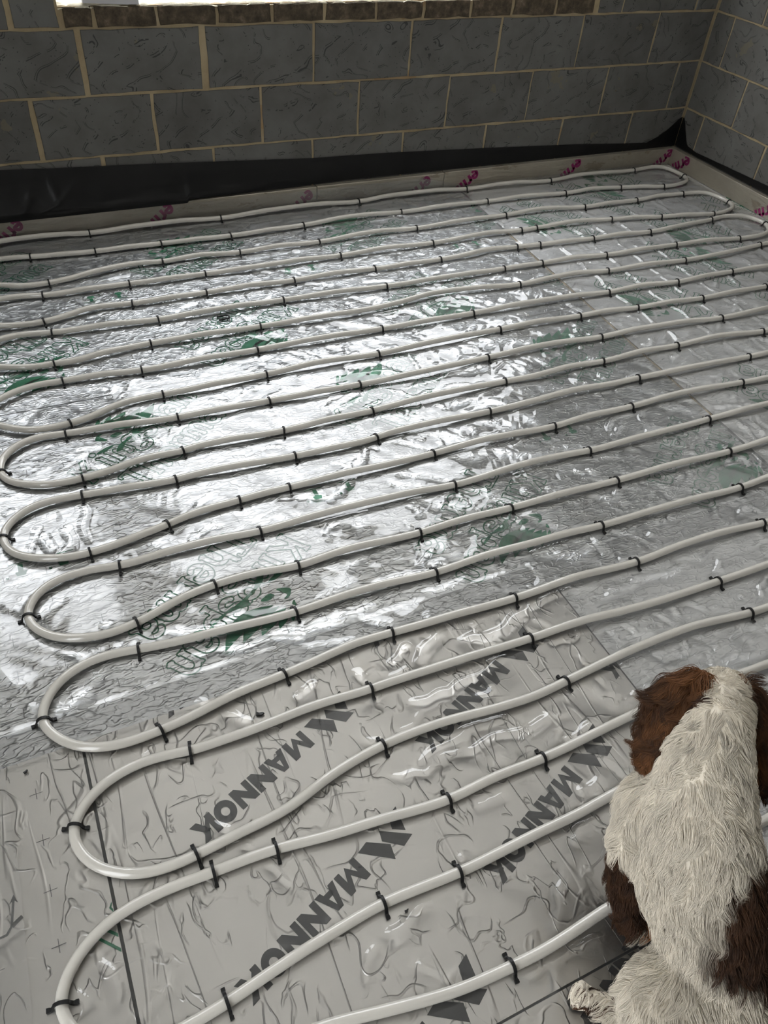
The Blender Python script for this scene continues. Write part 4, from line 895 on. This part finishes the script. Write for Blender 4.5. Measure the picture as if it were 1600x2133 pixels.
# ------------------------------------------------------------------ heating pipe
def tube(name, path3, r, sides, mat, parent=None):
    P = np.asarray(path3); T = np.gradient(P, axis=0); T /= np.linalg.norm(T, axis=1, keepdims=True)
    up = np.array((0, 0, 1.0)); S = np.cross(T, up); S /= np.linalg.norm(S, axis=1, keepdims=True); U = np.cross(S, T)
    a = np.arange(sides) * 2 * np.pi / sides
    V = P[:, None] + r * (np.cos(a)[None, :, None] * S[:, None] + np.sin(a)[None, :, None] * U[:, None])
    n = len(P); V = np.concatenate([V, V[:, :1]], 1)
    idx = np.arange(n * sides).reshape(n, sides)
    me = bpy.data.meshes.new(name); me.vertices.add(n * sides); me.vertices.foreach_set('co', V[:, :sides].reshape(-1).astype(np.float32))
    i2 = np.roll(idx, -1, 1)
    q = np.stack([idx[:-1], i2[:-1], i2[1:], idx[1:]], -1).reshape(-1, 4)[:, ::-1]
    me.loops.add(q.size); me.polygons.add(len(q)); me.loops.foreach_set('vertex_index', q.reshape(-1).astype(np.int32))
    me.polygons.foreach_set('loop_start', (np.arange(len(q)) * 4).astype(np.int32)); me.polygons.foreach_set('use_smooth', np.ones(len(q), bool))
    me.update(calc_edges=True); me.validate(); me.materials.append(mat)
    o = bpy.data.objects.new(name, me); COL.objects.link(o); o.parent = parent
    return o
clips = [(x, y, k, i) for k, v in RUNS.items() for i, (x, y, c) in enumerate(v) if c]
CP = np.array([(c[0], c[1]) for c in clips])
dc = np.array([np.min(np.hypot(CP[:, 0] - p[0], CP[:, 1] - p[1])) for p in path])
pz = PR + 0.0036 + 0.0065 * np.clip((dc - 0.03) / 0.14, 0, 1) ** 1.4
for _ in range(6): pz[1:-1] = pz[1:-1] * .5 + (pz[:-2] + pz[2:]) * .25
pipe = tube('heating_pipe', np.column_stack([path, pz]), PR, 14, M['pipe'])
tag(pipe, 'long white plastic underfloor heating pipe snaking in loops across the floor', 'heating pipe')

# ------------------------------------------------------------------ pipe clips
def clip_mesh():
    """a black staple: arched strap with two lugs and barbed feet"""
    bm = bmesh.new(); w = 0.0029
    prof = []
    prof += [(-0.0215, 0.0052), (-0.0215, 0.0005), (-0.0160, 0.0005), (-0.0148, 0.0050)]
    inner = arc(0, PR + 0.0026, PR + 0.0014, PR + 0.0014, 200, -20, 12)
    outer = arc(0, PR + 0.0026, PR + 0.0040, PR + 0.0042, -12, 192, 12)
    prof = [(-0.0215, 0.0008), (-0.0165, 0.0005), (-0.0128, 0.0062)] + inner[1:-1] + [(0.0128, 0.0062), (0.0165, 0.0005), (0.0215, 0.0008), (0.0222, 0.0052), (0.0172, 0.0068)] + outer[1:-1] + [(-0.0172, 0.0068), (-0.0222, 0.0052)]
    a = [bm.verts.new((-w, y, z)) for y, z in prof]; b = [bm.verts.new((w, y, z)) for y, z in prof]; n = len(prof)
    for i in range(n): bm.faces.new((a[i], a[(i + 1) % n], b[(i + 1) % n], b[i]))
    fa = bm.faces.new(a[::-1]); fb = bm.faces.new(b)
    bmesh.ops.triangulate(bm, faces=[fa, fb])
    for s in (-1, 1):   # end lugs, wider than the strap
        box_bm(bm, -0.0036, 0.0036, s * 0.0225 - 0.0028, s * 0.0225 + 0.0028, 0.0008, 0.0062)
    bmesh.ops.recalc_face_normals(bm, faces=bm.faces)
    me = bpy.data.meshes.new('pipe_clip'); bm.to_mesh(me); bm.free(); me.materials.append(M['clip']); return me
CLIP = clip_mesh()
tang = np.gradient(path, axis=0)
by_run = {}
for c in clips: by_run.setdefault(c[2], []).append(c)
for k, lst in by_run.items():
    lst = sorted(lst, key=lambda c: c[0]) if '-' not in k else lst
    for i, c in enumerate(lst):
        j = int(np.argmin(np.hypot(path[:, 0] - c[0], path[:, 1] - c[1])))
        o = bpy.data.objects.new('pipe_clip', CLIP); COL.objects.link(o)
        o.location = (path[j, 0], path[j, 1], pz[j] - PR - 0.0030); o.rotation_euler = (0, 0, math.atan2(tang[j, 1], tang[j, 0]) + rng.gauss(0, 0.06))
        if '-' in k:
            a, b = k.split('-')
            lab = 'black plastic clip on the bend joining %s and %s pipe runs from the window wall' % (ordinal(int(a)), ordinal(int(b)))
        else:
            lab = 'black plastic clip, %s from left on the %s pipe run from the window wall' % (ordinal(i + 1), ordinal(int(k)))
        tag(o, lab, 'pipe clip', 'black clips holding the heating pipe')
# loose clips and scraps
def loose_clip(loc, rot, label):
    o = bpy.data.objects.new('loose_clip', LOOSE); COL.objects.link(o); o.location = loc; o.rotation_euler = rot
    tag(o, label, 'pipe clip')
bm = bmesh.new(); prof = [(-0.012, 0.0)] + [(-0.012, 0.030)] + arc(0, 0.030, 0.012, 0.012, 180, 0, 10)[1:-1] + [(0.012, 0.030), (0.012, 0.0)]
LV = []; LF = []; ribbon(prof, 0.0024, LV, LF, closed=False)
b0 = [bm.verts.new((x, y, 0)) for x, y in LV]; b1 = [bm.verts.new((x, y, 0.0048)) for x, y in LV]
for f in LF:
    bm.faces.new([b1[i] for i in f]); bm.faces.new([b0[i] for i in f][::-1])
nL = len(prof)
for i in range(nL - 1):
    for s in (0, 1): bm.faces.new((b0[2 * i + s], b0[2 * i + 2 + s], b1[2 * i + 2 + s], b1[2 * i + s]))
for i in (0, nL - 1): bm.faces.new((b0[2 * i], b0[2 * i + 1], b1[2 * i + 1], b1[2 * i]))
bmesh.ops.recalc_face_normals(bm, faces=bm.faces)
LOOSE = bpy.data.meshes.new('loose_clip'); bm.to_mesh(LOOSE); bm.free(); LOOSE.materials.append(M['clip'])
loose_clip((-2.866, -0.885, 0.004), (0, 0, math.radians(-88)), 'loose black U-shaped clip lying flat between pipe runs near the bright glare')
loose_clip((-1.640, -2.952, 0.004), (0.5, 0, math.radians(-150)), 'loose black clip lying by the right edge above the dog')
def scrap(loc, s, rz, label):
    bm = bmesh.new(); pts = [(-1, -.35, 0), (.2, -.5, 0), (1, -.1, 0), (.7, .35, 0), (-.3, .2, 0), (-.9, .45, 0)]
    t = [bm.verts.new((x * s, y * s, 0.0035 + .001 * (i % 3))) for i, (x, y, z) in enumerate(pts)]; b = [bm.verts.new((x * s, y * s, 0)) for x, y, z in pts]
    bm.faces.new(t); bm.faces.new(b[::-1])
    for i in range(6): bm.faces.new((b[i], b[(i + 1) % 6], t[(i + 1) % 6], t[i]))
    bmesh.ops.recalc_face_normals(bm, faces=bm.faces)
    o = bm_obj('plastic_scrap', bm, M['scrap']); o.location = loc; o.rotation_euler = (0, 0, rz)
    tag(o, label, 'plastic scrap')
scrap((-3.238, -2.499, 0.003), 0.009, -0.3, 'small black plastic scrap above the lettering beside the seventeenth pipe run')
scrap((-3.708, -2.447, 0.003), 0.0045, 0.6, 'tiny black scrap on the far left foil board')
scrap((-3.121, -2.985, 0.003), 0.004, 0.2, 'tiny black crumb below the clip near a white streak')

# ------------------------------------------------------------------ dog
DP = {'pelvis': (-2.7448, -3.3344, 0.12), 'loin': (-2.7486, -3.2692, 0.205), 'ribs': (-2.743, -3.2013, 0.285), 'withers': (-2.7279, -3.1392, 0.365), 'neckb': (-2.7074, -3.0986, 0.43), 'neckt': (-2.6747, -3.0654, 0.475), 'skull': (-2.6217, -3.0235, 0.462), 'shoulderL': (-2.7643, -3.0787, 0.3), 'elbowL': (-2.7884, -3.0985, 0.245), 'wristL': (-2.7742, -3.1303, 0.1), 'pawL': (-2.7668, -3.1792, 0.022), 'hipL': (-2.8123, -3.3054, 0.15), 'kneeL': (-2.8547, -3.3044, 0.15), 'hockL': (-2.8412, -3.3092, 0.045), 'hindpadL': (-2.8873, -3.2664, 0.03), 'toeL': (-2.9077, -3.2329, 0.024), 'patch': (-2.6939, -3.263, 0.27), 'patch2': (-2.6703, -3.3243, 0.2), 'earL0': (-2.6575, -2.9952, 0.485), 'earL1': (-2.6975, -3.0046, 0.445), 'earL2': (-2.7237, -3.0347, 0.4), 'earL3': (-2.7352, -3.0575, 0.37), 'earR0': (-2.6062, -3.0409, 0.485), 'earR1': (-2.5786, -3.0691, 0.44), 'earR2': (-2.5729, -3.0991, 0.395), 'earR3': (-2.5771, -3.1273, 0.36)}
DP = {k: np.array(v) for k, v in DP.items()}
fwd = DP['skull'] - DP['pelvis']; fwd[2] = 0; fwd /= np.linalg.norm(fwd)
lat = np.array((-fwd[1], fwd[0], 0.0)); upv = np.array((0, 0, 1.0))           # lat points to the dog's left
mid0 = DP['withers']
def mirror(p): return p - 2 * np.dot(p - mid0, lat) * lat
def balls(chain, n=7):
    """(centre, radius) spheres along a chain of nodes"""
    out = []
    for (p, r), (q, s) in zip(chain[:-1], chain[1:]):
        for t in np.linspace(0, 1, n): out.append((p + (q - p) * t, r + (s - r) * t))
    return out
def voxel_skin(name, spheres, voxel, smooth_it, squash=None):
    bm = bmesh.new()
    for c, r in spheres:
        m = Matrix.Translation(Vector(c)) @ Matrix.Scale(r, 4)
        if squash is not None:
            ax, s = squash; m = Matrix.Translation(Vector(c)) @ Matrix.Scale(s, 4, Vector(ax)) @ Matrix.Scale(r, 4)
        bmesh.ops.create_icosphere(bm, subdivisions=2, radius=1.0, matrix=m)
    me = bpy.data.meshes.new(name); bm.to_mesh(me); bm.free()
    t = bpy.data.objects.new(name + '_tmp', me); COL.objects.link(t)
    rm = t.modifiers.new('r', 'REMESH'); rm.mode = 'VOXEL'; rm.voxel_size = voxel
    sm = t.modifiers.new('s', 'SMOOTH'); sm.factor = 0.5; sm.iterations = smooth_it
    dg = bpy.context.evaluated_depsgraph_get()
    res = bpy.data.meshes.new_from_object(t.evaluated_get(dg)); res.name = name
    bpy.data.objects.remove(t); bpy.data.meshes.remove(me)
    res.polygons.foreach_set('use_smooth', np.ones(len(res.polygons), bool))
    return res
d = DP
sp = balls([(d['pelvis'], .082), (d['loin'], .080), (d['ribs'], .090), (d['withers'], .082), (d['neckb'], .066), (d['neckt'], .050), (d['skull'], .050)])
chest = d['withers'] + fwd * .055 - upv * .10
sp += balls([(d['ribs'] - upv * .03, .085), (chest, .075), (d['neckb'] - upv * .03, .055)])
mzd = fwd * .45 + (d['skull'] - d['neckt']) / np.linalg.norm(d['skull'] - d['neckt']) * .35 - upv * .75; mzd /= np.linalg.norm(mzd)
nose = d['skull'] + mzd * .135
sp += balls([(d['skull'] + mzd * .01, .048), (d['skull'] + mzd * .065, .034), (nose - mzd * .012, .023)])
hip = d['pelvis'] + lat * .045
limbs = []
for side in (0, 1):
    mm = (lambda p: p) if side == 0 else mirror
    S, E, Wr, Pw = (mm(d[k]) for k in ('shoulderL', 'elbowL', 'wristL', 'pawL'))
    sp += balls([(d['withers'] * .5 + S * .5, .062), (S, .038), (E, .030), (Wr, .024), (Pw + upv * .012, .022)])
    for k in (-1.5, -.5, .5, 1.5):
        sp.append((Pw + fwd * (.024 - .004 * abs(k)) + lat * .0105 * k - upv * .006, .0135)); sp.append((Pw + fwd * .008 + lat * .009 * k, .015))
    H_, Kn, Hk, Pd, To = (mm(d[k]) for k in ('hipL', 'kneeL', 'hockL', 'hindpadL', 'toeL'))
    sp += balls([(H_, .072), (Kn, .062), (Hk, .034), (Pd, .023), (To, .020)])
    dirf = (To - Pd); dirf /= np.linalg.norm(dirf); lf = np.array((-dirf[1], dirf[0], 0))
    for k in (-1.5, -.5, .5, 1.5): sp.append((To + dirf * (.016 - .005 * abs(k)) + lf * .0105 * k - upv * .005, .0125))
tail0 = d['pelvis'] - fwd * .07 - upv * .02
sp += balls([(tail0, .030), (tail0 - fwd * .07 - upv * .035, .016), (tail0 - fwd * .15 - upv * .048 + lat * .03, .010)])
sp = [(np.array((c[0], c[1], max(c[2], r + .0035))), r) for c, r in sp]
body_me = voxel_skin('body', sp, 0.0075, 9)
dog = empty('dog', (float(d['pelvis'][0]), float(d['pelvis'][1]), 0.0))
tag(dog, 'brown and white long-eared spaniel sitting with its back to the camera at lower right', 'dog')

def fbm(P, f, seed):
    r = np.random.default_rng(seed); out = np.zeros(len(P)); a = 1.0
    for k in range(4):
        D = r.normal(size=(3, 3)); ph = r.uniform(0, 6.28, 3)
        out += a * np.prod(np.sin(P @ D.T * f * (1.7 ** k) + ph), axis=1) * 1.6; a *= .62
    return out
WHITE = np.array((.66, .60, .50)); LIVER = np.array((.045, .020, .009)); RUST = np.array((.16, .066, .023)); TAN = np.array((.40, .17, .065))
def coat_colour(P, ear=False):
    n = fbm(P, 26, 3) * .25
    br = np.zeros(len(P))
    def blob(c, r, sx=1.0):
        q = P - c; return 1 - np.sqrt((q * q).sum(1)) / r
    br = np.maximum(br, (blob(d['patch'], .118) + n * .25) * 9)
    br = np.maximum(br, (blob(d['patch2'], .085) + n * .25) * 9)
    la = (P - d['skull']) @ lat
    hd = np.linalg.norm(P - d['skull'], axis=1)
    br = np.maximum(br, np.where((hd < .085) & (np.abs(la) > .050 + n * .008), 3.0, 0))
    low = P[:, 2]
    dl = np.minimum(np.linalg.norm((P - d['wristL'])[:, :2], axis=1), np.linalg.norm((P - mirror(d['wristL']))[:, :2], axis=1))
    br = np.maximum(br, np.where((dl < .062) & (low < .205 + n * .06), 2.0 + n, 0))
    spots = fbm(P, 150, 8) > 1.35
    footd = np.minimum(np.linalg.norm(P - d['toeL'], axis=1), np.linalg.norm(P - d['hindpadL'], axis=1))
    br = np.maximum(br, np.where((footd < .075) & ((fbm(P, 120, 5) > .55) | (low < .018)), 2.0, 0))
    br = np.clip(br, 0, 1)
    col = WHITE[None] * (1 + .06 * fbm(P, 60, 4))[:, None]
    col = np.where((fbm(P, 95, 9) > 1.15)[:, None] & (hd < .26)[:, None], col * .62, col)
    liv = LIVER[None] * (1 + .5 * fbm(P, 70, 6)[:, None].clip(-1, 1))
    if ear:
        t = np.clip(.30 + .55 * fbm(P, 45, 12), 0, 1)[:, None]; liv = LIVER * (1 - t) + RUST * t; br = np.ones(len(P))
    rt = mirror(d['wristL']); rl = np.linalg.norm((P - rt)[:, :2], axis=1) < .07
    liv = np.where((rl & (low < .17))[:, None], TAN[None], liv)
    return np.clip(col * (1 - br[:, None]) + liv * br[:, None], 0.004, 1)
def paint(me, P, ear=False):
    a = me.color_attributes.new('coat_colour', 'FLOAT_COLOR', 'POINT')
    c = np.ones((len(P), 4), np.float32); c[:, :3] = coat_colour(P, ear); a.data.foreach_set('color', c.reshape(-1))
def fur_mat(name, rough):
    m, nt, out = new_mat(name); at = nt.nodes.new('ShaderNodeAttribute'); at.attribute_name = 'coat_colour'
    principled(nt, out, at.outputs['Color'], rough, 0, None, 0.25); return m
M['skin'] = fur_mat('dog_undercoat', 0.9); M['hair'] = fur_mat('dog_hair', 0.62)
def verts_of(me):
    a = np.empty(len(me.vertices) * 3, np.float32); me.vertices.foreach_get('co', a); return a.reshape(-1, 3).astype(float)
def finish(name, me, ear=False):
    P = verts_of(me); paint(me, P, ear); me.materials.clear(); me.materials.append(M['skin'])
    o = bpy.data.objects.new(name, me); COL.objects.link(o); o.parent = dog; o.matrix_parent_inverse = Matrix.Translation(-Vector(dog.location))
    return o
body = finish('body', body_me)
ears = []
for nm, ks in (('L', ('earL0', 'earL1', 'earL2', 'earL3')), ('R', ('earR0', 'earR1', 'earR2', 'earR3'))):
    s = 1 if nm == 'L' else -1
    ax = lat * s * .75 + upv * .45 - fwd * .45; ax /= np.linalg.norm(ax)
    ch = [(d[ks[0]], .026), (d[ks[1]], .042), (d[ks[2]], .042), (d[ks[3]], .022)]
    me = voxel_skin('ear', balls(ch, 6), 0.005, 5, (ax, .30))
    ears.append((finish('ear', me, True), ks))
# nose and eyes
def ball_part(name, c, r, mat, sc=(1, 1, 1)):
    bm = bmesh.new(); bmesh.ops.create_uvsphere(bm, u_segments=14, v_segments=10, radius=r, matrix=Matrix.Translation(Vector(c)) @ Matrix.Diagonal((*sc, 1)))
    o = bm_obj(name, bm, mat, dog, True); o.matrix_parent_inverse = Matrix.Translation(-Vector(dog.location)); return o
M['nose'] = mat_plain('dog_nose', (0.03, 0.018, 0.014), 0.35)
M['eye'] = mat_plain('dog_eye', (0.02, 0.010, 0.006), 0.1)
ball_part('nose', nose + mzd * .010, .013, M['nose'], (1.1, 1, .9))
hup = np.cross(lat, mzd); hup = hup if hup[2] > 0 else -hup
for s in (1, -1): ball_part('eye', d['skull'] + mzd * .052 + lat * s * .026 + hup * .022, .0075, M['eye'])

# coat: strands gathered in locks
def tri_sample(me, n, seed):
    me.calc_loop_triangles(); r = np.random.default_rng(seed)
    t = np.empty(len(me.loop_triangles) * 3, np.int32); me.loop_triangles.foreach_get('vertices', t); t = t.reshape(-1, 3)
    P = verts_of(me); A, B, C_ = P[t[:, 0]], P[t[:, 1]], P[t[:, 2]]
    nn = np.cross(B - A, C_ - A); ar = np.linalg.norm(nn, axis=1); nn /= ar[:, None] + 1e-12
    k = r.choice(len(t), n, p=ar / ar.sum()); u = np.sqrt(r.random(n)); v = r.random(n)
    return A[k] * (1 - u)[:, None] + B[k] * (u * (1 - v))[:, None] + C_[k] * (u * v)[:, None], nn[k]
back = d['pelvis'] - d['neckb']; back /= np.linalg.norm(back)
def flow_body(P):
    n1 = np.stack([fbm(P, 20, 21), fbm(P, 20, 22), fbm(P, 20, 23)], 1)
    hl = np.clip((P[:, 2] - .10) / .1, 0, 1)[:, None]
    sh = np.exp(-(np.linalg.norm(P - (d['neckb'] * .5 + d['withers'] * .5), axis=1) / .10) ** 2)[:, None]
    f = back[None] * (.5 + hl) + np.array((0, 0, -.45)) + lat[None] * (((P - mid0) @ lat)[:, None] * 4.0) + n1 * (.22 + .55 * sh)
    return f
def flow_ear(P, ks):
    dr = d[ks[3]] - d[ks[0]]; dr /= np.linalg.norm(dr)
    n1 = np.stack([fbm(P, 40, 31), fbm(P, 40, 32), fbm(P, 40, 33)], 1)
    return dr[None] + n1 * .35 + np.array((0, 0, -.3))
def coat(name, me, n, seed, flow, length, lift, wave, rad, ear=False, clump=.55, locks=1400):
    r = np.random.default_rng(seed)
    P, NN = tri_sample(me, n, seed); GP, GN = tri_sample(me, locks, seed + 1)
    gi = np.empty(n, int)
    for s in range(0, n, 4000):
        dd = ((P[s:s + 4000, None] - GP[None]) ** 2).sum(-1); gi[s:s + 4000] = dd.argmin(1)
    L = length(P) * r.uniform(.7, 1.15, n); GLn = length(GP)
    def dirs(Q, QN):
        f = flow(Q); f -= (f * QN).sum(1, keepdims=True) * QN; f /= np.linalg.norm(f, axis=1, keepdims=True) + 1e-9; return f
    fd = dirs(P, NN); gd = dirs(GP, GN)
    gr = r.normal(size=(locks, 3)) * .22; gd2 = gd + gr - (gr * GN).sum(1, keepdims=True) * GN; gd2 /= np.linalg.norm(gd2, axis=1, keepdims=True)
    side = np.cross(GN, gd2); ph = r.uniform(0, 6.28, locks)
    K = 6; ts = np.linspace(0, 1, K); out = np.empty((n, K, 3))
    ind = r.normal(size=(n, 3)) * .16
    for k, t in enumerate(ts):
        own = P + (fd + ind) * (L * t)[:, None] + NN * (L * lift * (t - .75 * t * t) * 1.6)[:, None]
        g = GP + gd2 * (GLn * t)[:, None] + GN * (GLn * lift * (t - .75 * t * t) * 1.6)[:, None] + side * (GLn * wave * np.sin(ph + t * 5.0) * t)[:, None]
        c = clump * t ** 1.2
        out[:, k] = own * (1 - c) + (g[gi] + (P - GP[gi]) * .35) * c
    out[:, :, 2] = np.maximum(out[:, :, 2], .004)
    hc = bpy.data.hair_curves.new(name); hc.add_curves([K] * n)
    hc.points.foreach_set('position', out.reshape(-1).astype(np.float32))
    rr = hc.attributes.get('radius') or hc.attributes.new('radius', 'FLOAT', 'POINT')
    rr.data.foreach_set('value', np.tile(rad * (1 - .75 * ts), n).astype(np.float32))
    ca = hc.attributes.new('coat_colour', 'FLOAT_COLOR', 'POINT')
    c = coat_colour(P, ear) * r.uniform(.82, 1.12, n)[:, None] * (0.92 + .16 * r.random(locks))[gi][:, None]
    cc = np.ones((n, K, 4), np.float32); cc[:, :, :3] = np.clip(c, 0, 1)[:, None]
    ca.data.foreach_set('color', cc.reshape(-1))
    hc.materials.append(M['hair'])
    o = bpy.data.objects.new(name, hc); COL.objects.link(o); o.parent = dog; o.matrix_parent_inverse = Matrix.Translation(-Vector(dog.location))
    tag(o, kind='stuff'); return o
def len_body(P):
    L = np.full(len(P), .033)
    hd = np.linalg.norm(P - d['skull'], axis=1); L = np.where(hd < .10, .012, L); L = np.where((hd >= .10) & (hd < .2), .020, L)
    L = np.where(P[:, 2] < .24, .034, L)
    dl = np.minimum(np.linalg.norm((P - d['wristL'])[:, :2], axis=1), np.linalg.norm((P - mirror(d['wristL']))[:, :2], axis=1))
    L = np.where((dl < .06) & (P[:, 2] < .2), .032, L)
    L = np.where(P[:, 2] < .045, .011, L)
    return L
co = coat('coat', body_me, 70000, 41, flow_body, len_body, .46, .20, .00042, clump=.78, locks=1150); co['label'] = 'long wavy white and liver-brown coat'
for (eo, ks), sd in zip(ears, (51, 61)):
    co = coat('ear_fringe', eo.data, 12000, sd, lambda P, ks=ks: flow_ear(P, ks), lambda P: np.full(len(P), .042), .50, .42, .00042, True, .80, 150)
    co['label'] = 'long brown ear feathering'
